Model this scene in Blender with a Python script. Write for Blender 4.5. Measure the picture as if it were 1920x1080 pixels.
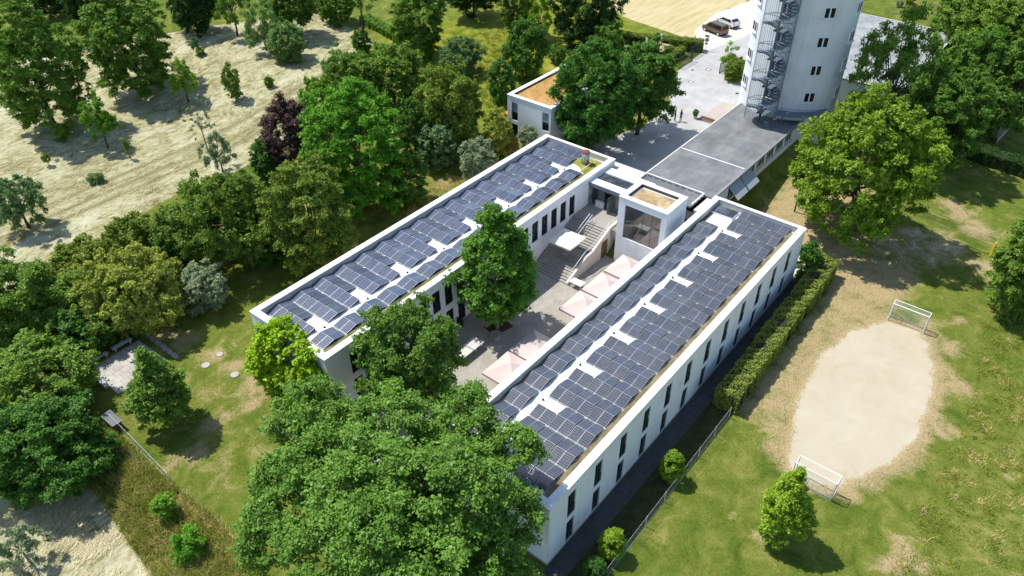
import bpy, math, random
import numpy as np
from mathutils import Vector, Matrix
rnd = random.Random(7); RNG = np.random.default_rng(11); R_ = math.radians
for o in list(bpy.data.objects): bpy.data.objects.remove(o)
SC = bpy.context.scene; COL = SC.collection
# world frame: X runs along the two wings away from the camera, Y to the left, metres
# ---------------------------------------------------------------- camera
cam_d = bpy.data.cameras.new('camera'); cam = bpy.data.objects.new('camera', cam_d); COL.objects.link(cam)
cam_d.sensor_width = 36.0; cam_d.lens = 1449.51/1920*36; cam_d.clip_start = .5; cam_d.clip_end = 6000
cam.matrix_world = Matrix.Translation((0, 0, 54.4534)) @ Matrix.Rotation(R_(-50.863), 4, 'Z') @ Matrix.Rotation(R_(90-38.022), 4, 'X') @ Matrix.Rotation(R_(-.261), 4, 'Z')
SC.camera = cam
# ---------------------------------------------------------------- sky and sun
wd = bpy.data.worlds.new('World'); SC.world = wd; wd.use_nodes = True
nt = wd.node_tree; nt.nodes.clear()
sky = nt.nodes.new('ShaderNodeTexSky'); sky.sky_type = 'NISHITA'; sky.sun_disc = False
SUN_AZ, SUN_EL = -82.0, 60.0          # direction in which shadows fall, sun height
sky.sun_elevation = R_(SUN_EL); sky.sun_rotation = R_(90-(SUN_AZ+180)); sky.air_density = 1.0; sky.dust_density = .6
bg = nt.nodes.new('ShaderNodeBackground'); bg.inputs['Strength'].default_value = .15
wo = nt.nodes.new('ShaderNodeOutputWorld'); nt.links.new(sky.outputs[0], bg.inputs[0]); nt.links.new(bg.outputs[0], wo.inputs[0])
sd = bpy.data.lights.new('sun', 'SUN'); sd.energy = 4.5; sd.angle = R_(.53); sd.color = (1, .955, .88)
sun = bpy.data.objects.new('sun', sd); COL.objects.link(sun); sun.location = (0, 60, 90)
sdir = Vector((math.cos(R_(SUN_AZ))*math.cos(R_(SUN_EL)), math.sin(R_(SUN_AZ))*math.cos(R_(SUN_EL)), -math.sin(R_(SUN_EL))))
sun.rotation_euler = sdir.to_track_quat('-Z', 'Y').to_euler()
SC.view_settings.view_transform = 'Standard'; SC.view_settings.look = 'None'; SC.view_settings.gamma = 1; SC.view_settings.exposure = .33
SC.view_settings.use_curve_mapping = False
SC.render.engine = 'CYCLES'
try:
    SC.cycles.max_bounces = 6; SC.cycles.transparent_max_bounces = 4
except Exception: pass
# ---- positions of plants and ground patches (metres)
VEG=[
('ash_tree', 'huge spreading ash tree filling the bottom foreground before the near roof end', 'tree', 'ash', 'ash', 20.4, 26.97, 0.0, 10.53, 7.74, 3.0),
('maple_tree', 'dense round tree by the near courtyard end of the left wing', 'tree', 'dkgreen', 'dense', 33.88, 39.36, 0.0, 4.89, 4.72, 2.2),
('young_tree', 'small conical tree on the lawn beside the paved bench corner', 'tree', 'midgreen', 'cone', 18.01, 55.64, 0.0, 2.68, 4.12, 0.6),
('young_tree', 'bright green young tree beside the nearer football goal', 'tree', 'lime', 'cone', 41.87, 6.71, 0.0, 2.02, 3.54, 0.9),
('ball_shrub', 'round clipped shrub by the wire fence, upper of the two in full view', 'shrub', 'lime', 'ball', 41.69, 16.32, 0.0, 1.0, 1.62, 0.05),
('ball_shrub', 'round clipped shrub by the wire fence, lower of the two in full view', 'shrub', 'lime', 'ball', 32.22, 16.22, 0.0, 1.02, 1.43, 0.05),
('ball_shrub', 'dark shrub at the bottom edge between right wing and fence', 'shrub', 'dkgreen', 'ball', 29.69, 16.11, 0.0, 0.89, 1.15, 0.05),
('maple_tree', 'large yellow-green maple in front of the white tower', 'tree', 'yelgreen', 'big', 88.12, 18.48, 0.56, 8.07, 7.83, 1.2),
('robinia_tree', 'loose feathery tree right of the tower with the grey roof showing through', 'tree', 'midgreen', 'open', 109.7, 22.7, 1.78, 6.48, 7.3, 3.0),
('broadleaf_tree', 'dark tree between the tall maple and the cemetery road', 'tree', 'dkgreen', 'dense', 110.78, 15.13, 0.81, 6.06, 6.06, 2.0),
('broadleaf_tree', 'leafy tree at the top right corner of the picture', 'tree', 'midgreen', 'dense', 146.15, 18.41, 1.27, 6.52, 6.52, 2.0),
('broadleaf_tree', 'tree at the right edge above the cemetery road', 'tree', 'midgreen', 'dense', 128.8, 10.33, 0.22, 4.26, 6.19, 2.0),
('broadleaf_tree', 'tree beside the light path at the cemetery corner', 'tree', 'midgreen', 'dense', 151.09, 23.88, 1.88, 3.84, 6.97, 2.0),
('broadleaf_tree', 'tree in the middle of the wood behind the feathery robinia', 'tree', 'midgreen', 'dense', 128.12, 16.11, 0.94, 5.13, 6.01, 2.0),
('field_maple', 'leafy tree cut by the right edge beyond the yellow net post', 'tree', 'midgreen', 'dense', 83.98, -0.9, 0.0, 3.38, 6.25, 0.4),
('plaza_tree', 'big dark tree on the plaza directly behind the far end of the left wing', 'tree', 'dkgreen', 'FIXED', 82.5, 52.6, 3.1, 6.1, 6.9, 1.2),
('plaza_tree', 'right tree of the pair shading the plaza', 'tree', 'dkgreen', 'dense', 90.2, 50.04, 3.1, 5.46, 5.24, 2.5),
('belt_tree', 'tree at the left picture edge beside the hay field corner', 'tree', 'midgreen', 'dense', 15.93, 79.13, 0.0, 4.82, 4.23, 0.4),
('belt_tree', 'light green tree at the left in front of the bamboo thicket', 'tree', 'midgreen', 'dense', 19.8, 76.32, 0.0, 4.66, 2.5, 0.4),
('hedge_shrub', 'low dark bush directly behind the two shaded benches', 'shrub', 'dkgreen', 'shrub', 19.36, 72.57, 0.0, 4.0, 2.19, 0.05),
('belt_tree', 'tree on the left edge beside the paved bench corner', 'tree', 'midgreen', 'dense', 11.81, 68.05, -0.68, 5.48, 3.08, 0.4),
('belt_tree', 'lowest dark tree of the left edge, above the wire fence', 'tree', 'dkgreen', 'dense', 8.55, 60.09, -1.6, 6.14, 3.64, 0.3),
('bamboo_thicket', 'pale yellow-green bamboo thicket at the edge of the left lawn', 'shrub', 'bamboo', 'thicket', 24.37, 71.27, 0.0, 5.6, 4.25, 0.05),
('willow_shrub', 'grey-green rounded shrub at the right end of the bamboo', 'shrub', 'silver', 'shrub', 30.37, 68.27, 0.0, 2.74, 2.56, 0.05),
('hedge_shrub', 'dark shrub by the hay field, leftmost of three behind the bamboo', 'shrub', 'olive', 'shrub', 24.54, 84.09, 0.0, 3.99, 2.09, 0.05),
('hedge_shrub', 'dark shrub by the hay field, middle of three behind the bamboo', 'shrub', 'olive', 'shrub', 30.63, 82.88, 0.0, 3.93, 2.62, 0.05),
('hedge_shrub', 'bluish green shrub behind the right end of the bamboo', 'shrub', 'dkgreen', 'shrub', 33.16, 77.99, 0.0, 2.16, 2.98, 0.05),
('field_maple', 'wide olive-green tree left of the mown lawn strip', 'tree', 'olive', 'dense', 37.26, 73.7, 0.0, 6.85, 5.34, 0.4),
('field_maple', 'olive-green tree standing closest to the left wing roof', 'tree', 'olive', 'dense', 42.68, 63.73, 0.0, 4.93, 6.45, 0.4),
('copper_plum', 'purple-leaved shrubby tree by the hay field', 'tree', 'purple', 'dense', 55.1, 84.14, 0.27, 3.93, 5.03, 0.4),
('hedge_shrub', 'green shrub below the purple-leaved tree', 'shrub', 'dkgreen', 'shrub', 51.89, 85.62, 0.04, 2.19, 3.08, 0.05),
('lime_tree', 'bright green tall tree in the middle of the belt', 'tree', 'bright', 'dense', 54.72, 69.43, 0.23, 6.29, 8.0, 0.8),
('hedge_shrub', 'small dark shrub at the foot of the bright green tree', 'shrub', 'dkgreen', 'shrub', 59.09, 65.0, 0.77, 2.36, 3.54, 0.05),
('belt_tree', 'tree above the bright green tree, left of two', 'tree', 'midgreen', 'dense', 69.15, 87.54, 2.37, 4.23, 4.92, 0.4),
('belt_tree', 'tree above the bright green tree, right of two', 'tree', 'midgreen', 'dense', 73.87, 82.92, 2.92, 4.76, 4.85, 0.4),
('hornbeam', 'dark olive tree left of the small house', 'tree', 'olive', 'dense', 71.78, 69.24, 2.71, 4.7, 5.1, 1.0),
('hedge_shrub', 'dark tall shrub between bright tree and olive tree', 'shrub', 'dkgreen', 'shrub', 66.42, 71.31, 1.95, 2.41, 4.31, 0.1),
('hedge_shrub', 'grey-green shrub left of the silvery one on the lawn', 'shrub', 'silvgreen', 'shrub', 67.03, 67.25, 2.04, 2.86, 2.99, 0.05),
('willow_shrub', 'silvery shrub beside the far parapet of the left wing', 'shrub', 'silver', 'shrub', 67.47, 60.6, 2.11, 2.53, 2.89, 0.05),
('garden_shrub', 'yellow-green shrub at the small house corner', 'shrub', 'bamboo', 'shrub', 72.91, 61.68, 2.83, 2.06, 3.49, 0.1),
('dwarf_conifer', 'little orange-green conifer between house and left wing', 'shrub', 'bronze', 'cone', 74.14, 60.03, 2.94, 1.1, 1.46, 0.05),
('olive_bush', 'thin grey bush against the front wall of the small house', 'shrub', 'silver', 'shrub', 76.51, 59.2, 3.07, 1.4, 1.85, 0.05),
('garden_shrub', 'dark round tree behind the left wall of the small house', 'tree', 'dkgreen', 'shrub', 86.21, 72.01, 3.1, 2.24, 3.31, 0.2),
('cherry_tree', 'dark bushy tree on the meadow above the small house', 'tree', 'dkgreen', 'dense', 96.06, 74.9, 3.1, 3.82, 4.45, 0.6),
('garden_shrub', 'small shrub beside the dark meadow tree', 'shrub', 'midgreen', 'shrub', 104.56, 74.89, 3.1, 1.55, 1.55, 0.05),
('cherry_tree', 'rounded tree above the plaza trees', 'tree', 'midgreen', 'dense', 110.09, 68.21, 3.1, 3.15, 3.25, 0.4),
('maple_tree', 'light green maple at the top among dark trees', 'tree', 'lime', 'open', 109.16, 82.36, 3.1, 2.45, 3.48, 1.2),
('cedar_tree', 'very dark broad tree at the top edge', 'tree', 'vdark', 'dense', 113.28, 75.17, 3.1, 6.35, 7.06, 0.8),
('belt_tree', 'tree at the top edge left of the very dark tree', 'tree', 'olive', 'dense', 110.86, 88.23, 3.1, 3.7, 5.67, 1.0),
('ash_tree', 'tree with bare dead branches at the top', 'tree', 'midgreen', 'dense', 92.19, 95.07, 3.1, 4.74, 6.13, 0.8),
('willow_tree', 'pale willow bush in the hay field near the top', 'tree', 'willow', 'shrub', 76.96, 112.18, 3.09, 3.43, 3.01, 0.1),
('willow_tree', 'pale upright willow left of the willow bush', 'tree', 'willow', 'open', 76.98, 118.58, 3.09, 3.5, 3.6, 0.4),
('orchard_tree', 'dark orchard tree behind the pale willows', 'tree', 'dkgreen', 'dense', 84.74, 120.69, 3.1, 4.91, 4.17, 2.0),
('weeping_tree', 'very dark weeping tree at the top left', 'tree', 'vdark', 'dense', 74.82, 136.54, 2.99, 4.55, 5.09, 0.3),
('orchard_tree', 'small tree right of the weeping tree', 'tree', 'midgreen', 'open', 78.34, 129.3, 3.1, 3.63, 3.79, 1.8),
('hedge_shrub', 'shrub at the top edge right of the orchard tree', 'shrub', 'midgreen', 'shrub', 94.59, 120.08, 3.1, 3.8, 3.52, 0.2),
('walnut_tree', 'massive dark tree at the upper left edge of the hay field', 'tree', 'midgreen', 'big', 40.93, 124.24, 0.0, 6.71, 9.32, 0.2),
('walnut_tree', 'tall light-topped tree right of the massive one in the hay field', 'tree', 'midgreen', 'big', 56.23, 125.61, 0.39, 6.88, 8.58, 0.2),
('fruit_tree', 'small fruit tree in the hay field beside the tall light-topped tree', 'tree', 'lime', 'young', 58.61, 115.67, 0.7, 2.44, 2.68, 1.4),
('fruit_tree', 'bright small fruit tree alone in the hay field on the left', 'tree', 'bright', 'young', 42.66, 112.44, 0.0, 2.57, 3.02, 1.6),
('fruit_tree', 'fruit tree at the left edge of the hay field with a clear shadow', 'tree', 'silvgreen', 'young', 25.23, 99.86, 0.0, 3.38, 2.71, 1.4),
('fruit_tree', 'sparse silvery tree in the bottom left corner', 'tree', 'silver', 'sparse', 3.06, 53.0, -1.6, 2.18, 1.4, 0.9),
('ivy_tree', 'leaning stump overgrown with ivy in the hay field', 'tree', 'midgreen', 'ivy', 63.16, 108.95, 1.41, 1.53, 2.77, 0.5),
('dead_tree', 'bare dead fruit tree in the hay field', 'tree', 'silver', 'dead', 51.27, 99.52, 0.02, 2.07, 2.66, 2.2),
('dead_tree', 'half bare silvery tree at the edge of the hay field', 'tree', 'silver', 'sparse', 49.19, 92.87, 0.0, 2.68, 2.11, 1.0),
('pine_tree', 'pine with a bare trunk and ivy at its foot at the top', 'tree', 'olive', 'pine', 87.1, 103.98, 3.1, 3.67, 4.79, 6.0),
('ivy_shrub', 'dark ivy ball around the foot of the pine', 'shrub', 'dkgreen', 'shrub', 86.95, 104.54, 3.1, 1.82, 2.03, 0.02),
('garden_shrub', 'pale flowering bush near the meadow left of the house', 'shrub', 'silvgreen', 'shrub', 90.88, 84.79, 3.1, 3.74, 2.86, 0.05),
('hedge_shrub', 'green bush below the tree with dead branches', 'shrub', 'bright', 'shrub', 91.64, 95.12, 3.1, 3.41, 2.11, 0.05),
('gate_tree', 'small airy tree at the driveway gate', 'tree', 'lime', 'open', 117.72, 49.77, 3.1, 1.39, 1.79, 1.6),
('belt_tree', 'green tree filling the belt right of the purple-leaved tree', 'tree', 'bright', 'shrub', 65.12, 89.34, 1.74, 3.08, 3.63, 0.2),
('belt_tree', 'tree filling the belt between the bright tree and the field', 'tree', 'midgreen', 'shrub', 69.37, 84.5, 2.4, 3.13, 4.92, 0.2),
('dense_tree', 'dark tree at the top edge above the flower meadow', 'tree', 'vdark', 'dense', 113.34, 101.43, 3.1, 5.36, 4.63, 1.0),
('dense_tree', 'dark tree in the top left corner', 'tree', 'vdark', 'dense', 64.04, 175.34, 1.56, 8.62, 4.01, 0.5),
('dense_tree', 'dark tree behind the tall light-topped tree', 'tree', 'vdark', 'dense', 64.97, 159.45, 1.71, 3.56, 5.98, 0.5),
('shrub', 'low shrub on the mown hay at its lower edge', 'shrub', 'silvgreen', 'shrub', 36.43, 104.05, 0.0, 1.33, 0.69, 0.02),
('sapling', 'sapling tied to a stake in the hay field on the left', 'sapling', 'midgreen', 'sap', 42.95, 106.55, 0.0, 0.46, 1.17, 0.6),
('sapling', 'thin sapling left of the staked one', 'sapling', 'midgreen', 'sap', 34.53, 113.92, 0.0, 0.61, 0.7, 0.5),
('sapling', 'sapling in the hay field near the bright belt trees', 'sapling', 'midgreen', 'sap', 70.38, 99.22, 2.54, 0.55, 0.99, 0.8),
('shrub', 'dark tuft shrub in the hay field below the willow', 'shrub', 'midgreen', 'shrub', 68.6, 107.07, 2.29, 0.83, 0.93, 0.02),
('sapling', 'sapling pair in the hay field under the tall tree', 'sapling', 'silvgreen', 'sap', 69.31, 128.82, 2.39, 0.85, 0.96, 0.9),
('shrub', 'low green shrub below the sapling pair', 'shrub', 'midgreen', 'shrub', 69.38, 127.59, 2.4, 0.85, 0.75, 0.02),
('boxwood', 'dense green shrub at the far end of the long hedge', 'shrub', 'dkgreen', 'shrub', 76.92, 18.88, 0.0, 1.53, 2.23, 0.05),
('hedge_shrub', 'green hedge bush behind the driveway gate', 'shrub', 'olive', 'shrub', 116.47, 47.82, 3.1, 1.82, 1.82, 0.02),
('bramble_bush', 'bright bramble on the slope below the lawn, upper of two', 'shrub', 'bright', 'shrub', 12.31, 47.34, -0.48, 1.0, 1.23, 0.02),
('bramble_bush', 'bright bramble on the slope below the lawn, lower of two', 'shrub', 'bright', 'shrub', 11.44, 42.53, -0.49, 1.41, 1.31, 0.02),
('hedge_shrub', 'dark bush left of the slope at the shaded field corner', 'shrub', 'dkgreen', 'shrub', 10.13, 58.13, -1.31, 3.64, 2.21, 0.02),
('broadleaf_tree', 'dark tree in the wood beside the cemetery road wall', 'tree', 'dkgreen', 'dense', 125.0, 12.29, 0.43, 3.89, 4.34, 0.5),
('wood_shrub', 'undergrowth bush between the wood and the tower shade', 'shrub', 'dkgreen', 'shrub', 115.72, 14.14, 0.67, 3.38, 3.16, 0.05),
('broadleaf_tree', 'light tree in the upper wood between path and corner tree', 'tree', 'midgreen', 'dense', 146.21, 15.01, 0.79, 4.99, 6.17, 0.5),
('hedge_shrub', 'bush filling the belt under the olive trees', 'shrub', 'dkgreen', 'shrub', 39.61, 70.1, 0.0, 3.13, 3.13, 0.02),
]
SAND=[(74.9, 8.62), (70.25, 11.22), (64.87, 12.0), (58.43, 11.59), (54.18, 10.33), (50.92, 9.35), (49.27, 8.54), (48.92, 7.14), (49.98, 4.73), (51.69, 3.97), (56.22, 1.79), (60.69, 1.2), (66.45, 1.61), (70.39, 2.62), (74.16, 4.32), (75.28, 5.36)]
VOL=[(85.63, 19.94), (93.11, 15.69), (97.88, 9.13), (96.81, 5.07), (90.3, 5.24), (85.01, 9.73), (82.32, 15.02), (82.39, 18.28)]
DRY=[(79.8, 16.6, 3), (78.0, 14.1, 3), (74.6, 12.2, 3.5), (69.6, 12.7, 2.6), (62.7, 13.4, 2.2), (57.5, 12.8, 1.8), (53.1, 11.7, 2), (50.3, 10.7, 1.6), (75.1, 10.1, 2), (74.7, 2.3, 2.2), (69.3, 0.3, 2.2), (62.5, -0.1, 2.4), (56.8, 1.1, 2.2), (52.1, 3.2, 2), (49.6, 3.7, 1.5), (82.4, 18.3, 3), (102.5, 8.4, 3), (104.0, 9.5, 2.4), (100.0, 5.8, 3), (92.3, 2.8, 2.6), (88.6, 0.8, 2), (76.9, 5.0, 1.8), (41.2, 7.8, 1.0), (47.6, -1.4, 1.2), (45.2, -1.3, 1.5), (46.5, -2.9, 1.6), (41.6, 10.6, 0.6), (26.5, 57.9, 1.8), (25.9, 54.4, 2), (26.4, 60.6, 1.4), (25.1, 65.4, 2.2), (24.8, 67.9, 1.5), (27.8, 52.7, 1.5), (20.1, 52.7, 1.6), (17.5, 50.9, 1.8), (15.4, 51.6, 1.2), (21.7, 52.8, 1.3), (24.1, 52.0, 1.6), (26.4, 52.6, 1.6), (14.0, 47.9, 1.0), (80.0, 2.6, 1.2), (85.4, 22.9, 4), (89.6, 23.4, 3), (72.3, 18.0, 1.5), (51.5, 72.4, 1.0), (64.2, 64.2, 1.5), (93.1, 84.8, 2), (119.3, 53.7, 1.0), (118.5, 57.3, 1.2)]

# ---------------------------------------------------------------- materials
def newmat(name):
    m = bpy.data.materials.new(name); m.use_nodes = True; t = m.node_tree; t.nodes.clear()
    out = t.nodes.new('ShaderNodeOutputMaterial'); return m, t, out
def N(t, typ, **kw):
    n = t.nodes.new(typ)
    for k, v in kw.items(): setattr(n, k, v)
    return n
def noise(t, scale, detail=4, rough=.6, vec=None, dist=0):
    n = N(t, 'ShaderNodeTexNoise'); n.inputs['Scale'].default_value = scale; n.inputs['Detail'].default_value = detail
    n.inputs['Roughness'].default_value = rough; n.inputs['Distortion'].default_value = dist
    if vec is not None: t.links.new(vec, n.inputs['Vector'])
    return n.outputs['Fac']
def ramp(t, fac, stops):
    n = N(t, 'ShaderNodeValToRGB'); cr = n.color_ramp
    while len(cr.elements) < len(stops): cr.elements.new(.5)
    for e, (p, c) in zip(cr.elements, stops): e.position = p; e.color = (*c, 1) if len(c) == 3 else c
    t.links.new(fac, n.inputs[0]); return n.outputs[0]
def mixc(t, fac, a, b, typ='MIX'):
    n = N(t, 'ShaderNodeMix', data_type='RGBA', blend_type=typ)
    for sock, v in ((n.inputs[0], fac), (n.inputs[6], a), (n.inputs[7], b)):
        if hasattr(v, 'links'): t.links.new(v, sock)
        elif isinstance(v, (int, float)): sock.default_value = v
        else: sock.default_value = (*v, 1)
    return n.outputs[2]
def math_(t, op, a, b=None, clamp=False):
    n = N(t, 'ShaderNodeMath', operation=op); n.use_clamp = clamp
    for i, v in enumerate((a, b)):
        if v is None: continue
        if hasattr(v, 'links'): t.links.new(v, n.inputs[i])
        else: n.inputs[i].default_value = v
    return n.outputs[0]
def mapr(t, v, a, b, c=0, d=1):
    n = N(t, 'ShaderNodeMapRange'); t.links.new(v, n.inputs[0])
    for i, x in zip((1, 2, 3, 4), (a, b, c, d)): n.inputs[i].default_value = x
    return n.outputs[0]
def pos(t, scale=None):
    g = N(t, 'ShaderNodeNewGeometry').outputs['Position']
    if scale is None: return g
    m = N(t, 'ShaderNodeMapping'); m.inputs['Scale'].default_value = scale; t.links.new(g, m.inputs[0]); return m.outputs[0]
def bump(t, h, strength=.3, dist=.05):
    b = N(t, 'ShaderNodeBump'); b.inputs['Strength'].default_value = strength; b.inputs['Distance'].default_value = dist
    t.links.new(h, b.inputs['Height']); return b.outputs[0]
def princ(t, out, col, rough=.7, metal=0, spec=.3, normal=None, ior=None):
    p = N(t, 'ShaderNodeBsdfPrincipled')
    if hasattr(col, 'links'): t.links.new(col, p.inputs['Base Color'])
    else: p.inputs['Base Color'].default_value = (*col, 1)
    if hasattr(rough, 'links'): t.links.new(rough, p.inputs['Roughness'])
    else: p.inputs['Roughness'].default_value = rough
    p.inputs['Metallic'].default_value = metal; p.inputs['Specular IOR Level'].default_value = spec
    if ior: p.inputs['IOR'].default_value = ior
    if normal is not None: t.links.new(normal, p.inputs['Normal'])
    t.links.new(p.outputs[0], out.inputs[0]); return p
def simple(name, col, rough=.6, var=.12, scale=1.5, bmp=0, metal=0, spec=.3, fine=18.):
    """plain surface with dirt-like tone variation and fine relief"""
    m, t, out = newmat(name)
    v = pos(t); n1 = noise(t, scale, 5, .62, v); n2 = noise(t, fine, 3, .6, v)
    f = math_(t, 'ADD', math_(t, 'MULTIPLY', n1, .7), math_(t, 'MULTIPLY', n2, .3))
    c = ramp(t, f, [(.3, tuple(x*(1-var) for x in col)), (.7, tuple(min(1, x*(1+var*.6)) for x in col))])
    nm = bump(t, n2, bmp, .02) if bmp else None
    princ(t, out, c, rough, metal, spec, nm); return m
M = {}
M['white_wall'] = None
def wall_mat():
    m, t, out = newmat('white_render'); v = pos(t)
    n1 = noise(t, .5, 5, .6, v); st = noise(t, 1.0, 5, .7, pos(t, (2.2, 2.2, .18))); n2 = noise(t, 30, 3, .6, v)
    c = ramp(t, math_(t, 'ADD', math_(t, 'MULTIPLY', n1, .45), math_(t, 'MULTIPLY', st, .55)), [(.30, (.52, .54, .55)), (.40, (.70, .725, .745)), (.52, (.77, .80, .825)), (.64, (.81, .835, .86))])
    princ(t, out, c, .85, 0, .2, bump(t, n2, .15, .01)); return m
M['white_wall'] = wall_mat()
def coping_mat():
    m, t, out = newmat('coping_sheet'); v = pos(t)
    n1 = noise(t, .9, 6, .65, v); n2 = noise(t, 5, 5, .7, v)
    c = ramp(t, math_(t, 'ADD', math_(t, 'MULTIPLY', n1, .6), math_(t, 'MULTIPLY', n2, .4)), [(.3, (.52, .51, .48)), (.44, (.76, .755, .74)), (.6, (.82, .82, .81))])
    princ(t, out, c, .5, 0, .3); return m
M['coping'] = coping_mat()
def membrane_mat():
    m, t, out = newmat('roof_membrane'); v = pos(t)
    n1 = noise(t, 1.1, 6, .65, v, .4); n2 = noise(t, 9, 4, .6, v)
    c = ramp(t, math_(t, 'ADD', math_(t, 'MULTIPLY', n1, .7), math_(t, 'MULTIPLY', n2, .3)), [(.3, (.40, .41, .41)), (.45, (.66, .68, .69)), (.62, (.80, .81, .82))])
    princ(t, out, c, .7, 0, .2, bump(t, n2, .2, .01)); return m
M['membrane'] = membrane_mat()
def sedum_mat(name, a, b, c3):
    m, t, out = newmat(name); v = pos(t)
    n1 = noise(t, .8, 6, .7, v, .8); n2 = noise(t, 9, 5, .75, v)
    c = ramp(t, math_(t, 'ADD', math_(t, 'MULTIPLY', n1, .6), math_(t, 'MULTIPLY', n2, .4)), [(.33, a), (.48, b), (.63, c3)])
    princ(t, out, c, .95, 0, .1, bump(t, n2, .9, .08)); return m
M['sedum_brown'] = sedum_mat('sedum_dry', (.09, .10, .04), (.20, .165, .09), (.36, .30, .20))
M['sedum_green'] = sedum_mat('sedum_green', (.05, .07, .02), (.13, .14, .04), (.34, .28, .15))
M['sedum_house'] = sedum_mat('sedum_house', (.22, .17, .03), (.42, .24, .08), (.56, .36, .16))
M['sedum_hall'] = sedum_mat('sedum_hall', (.20, .13, .08), (.38, .27, .15), (.62, .50, .28))
M['sedum_bright'] = sedum_mat('sedum_bright', (.09, .12, .02), (.22, .24, .03), (.45, .38, .12))
def bitumen(name, base, sheet=(3.2, 1.0)):
    m, t, out = newmat(name); v = pos(t)
    br = N(t, 'ShaderNodeTexBrick'); br.inputs['Scale'].default_value = 1; br.inputs['Mortar Size'].default_value = .012
    br.inputs['Brick Width'].default_value = sheet[0]; br.inputs['Row Height'].default_value = sheet[1]; br.inputs['Mortar Smooth'].default_value = .4
    br.inputs['Color1'].default_value = (*base, 1); br.inputs['Color2'].default_value = (*[x*.85 for x in base], 1); br.inputs['Mortar'].default_value = (*[x*.62 for x in base], 1)
    t.links.new(v, br.inputs['Vector'])
    n1 = noise(t, .35, 6, .65, v); n2 = noise(t, 14, 4, .7, v)
    k = ramp(t, math_(t, 'ADD', math_(t, 'MULTIPLY', n1, .6), math_(t, 'MULTIPLY', n2, .4)), [(.34, (.58, .60, .62)), (.5, (.88, .88, .88)), (.64, (1.2, 1.2, 1.18))])
    princ(t, out, mixc(t, 1.0, br.outputs[0], k, 'MULTIPLY'), .92, 0, .1, bump(t, n2, .3, .01)); return m
M['bitumen'] = bitumen('grey_bitumen', (.235, .245, .252), (3.4, .55)); M['bitumen_dark'] = bitumen('dark_bitumen', (.20, .21, .22))
M['bitumen_far'] = bitumen('pale_bitumen', (.36, .38, .38), (6, 2))
M['alu'] = simple('aluminium', (.72, .73, .74), .4, .06, 2, 0, .3, .5)
M['panel_frame'] = simple('panel_frame', (.40, .42, .44), .4, .06, 2, 0, .3, .5)
M['grate'] = simple('grate_steel', (.06, .06, .065), .6, .2, 3)
M['alu_dark'] = simple('dark_metal', (.035, .038, .045), .45, .2, 3, 0, .2, .5)
M['steel_blue'] = simple('galvanised_blue_grey', (.22, .265, .32), .5, .25, 1.2, 0, .5, .5)
M['steel'] = simple('galvanised_steel', (.42, .44, .46), .45, .2, 2, 0, .6, .5)
M['white_paint'] = simple('white_paint', (.82, .82, .82), .45, .06, 2, 0, 0, .4)
M['yellow_paint'] = simple('yellow_pad', (.80, .50, .02), .5, .15, 2)
M['frame_dark'] = simple('window_frame_dark', (.05, .055, .062), .4, .15, 2, 0, 0, .5)
M['black'] = simple('black_plastic', (.012, .012, .014), .5, .2, 3)
M['rust'] = simple('rusty_steel', (.22, .075, .05), .9, .4, 4, .4)
M['wood'] = simple('weathered_wood', (.30, .25, .19), .8, .3, 3, .3)
M['wood_brown'] = simple('brown_door', (.15, .09, .055), .6, .25, 3, .1)
M['concrete'] = simple('concrete', (.42, .40, .37), .9, .2, 1.5, .3)
M['concrete_light'] = simple('light_concrete', (.55, .54, .51), .9, .14, 1.2, .2)
M['step'] = simple('stair_stone', (.33, .31, .275), .9, .15, 2, .2)
M['pinkwall'] = simple('pale_rose_render', (.70, .61, .55), .9, .1, 1, .1)
M['canvas_rose'] = simple('rose_canvas', (.58, .48, .45), .85, .06, 1.3, .05)
M['canvas_white'] = simple('cream_canvas', (.84, .81, .70), .85, .05, 1.0, .05)
M['canvas_orange'] = simple('orange_canvas', (.75, .17, .07), .85, .08, 1.0)
M['awning'] = simple('grey_blue_awning', (.42, .47, .52), .85, .08, 1.0)
M['bark'] = simple('bark', (.095, .075, .055), .95, .45, 5, .8)
M['bark_pale'] = simple('pale_dead_wood', (.30, .27, .23), .9, .35, 5, .6)
M['stone'] = simple('grey_stone', (.33, .31, .29), .9, .35, 3, .6)
M['gravestone'] = simple('grave_stone', (.20, .20, .22), .5, .3, 3)
M['hedge_core'] = simple('hedge_inside', (.03, .035, .015), 1, .3, 3)
M['shade_soil'] = sedum_mat('shade_painted_soil', (.022, .022, .014), (.040, .046, .018), (.070, .080, .026))  # soil and grass tone with the wing's shade put into its colour
M['soil'] = simple('bark_mulch', (.07, .045, .03), 1, .4, 6, .8)
M['skin'] = simple('skin', (.50, .32, .24), .6, .05)
M['cloth_black'] = simple('black_clothing', (.02, .02, .024), .9, .3, 8)
M['cloth_grey'] = simple('dark_grey_clothing', (.05, .05, .06), .9, .3, 8)
M['hair'] = simple('dark_hair', (.03, .02, .015), .7, .3, 8)
M['tyre'] = simple('tyre_rubber', (.02, .02, .02), .9, .2, 8)
M['red_flowers'] = simple('red_flowers', (.45, .05, .05), .9, .5, 9)
def glass_mat(name, col, rough=.04, ior=1.9):
    m, t, out = newmat(name); v = pos(t); n = noise(t, .7, 2, .5, v)
    c = ramp(t, n, [(.35, tuple(x*.55 for x in col)), (.65, tuple(x*1.5 for x in col))])
    princ(t, out, c, rough, 0, .5 if ior > 1.6 else .22, bump(t, noise(t, 1.3, 1, .5, v), .04, .02), ior); return m
M['glass'] = glass_mat('window_glass', (.012, .014, .018), .05, 1.5); M['glass_hall'] = glass_mat('hall_glass', (.05, .052, .05), .02, 2.4)
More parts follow.
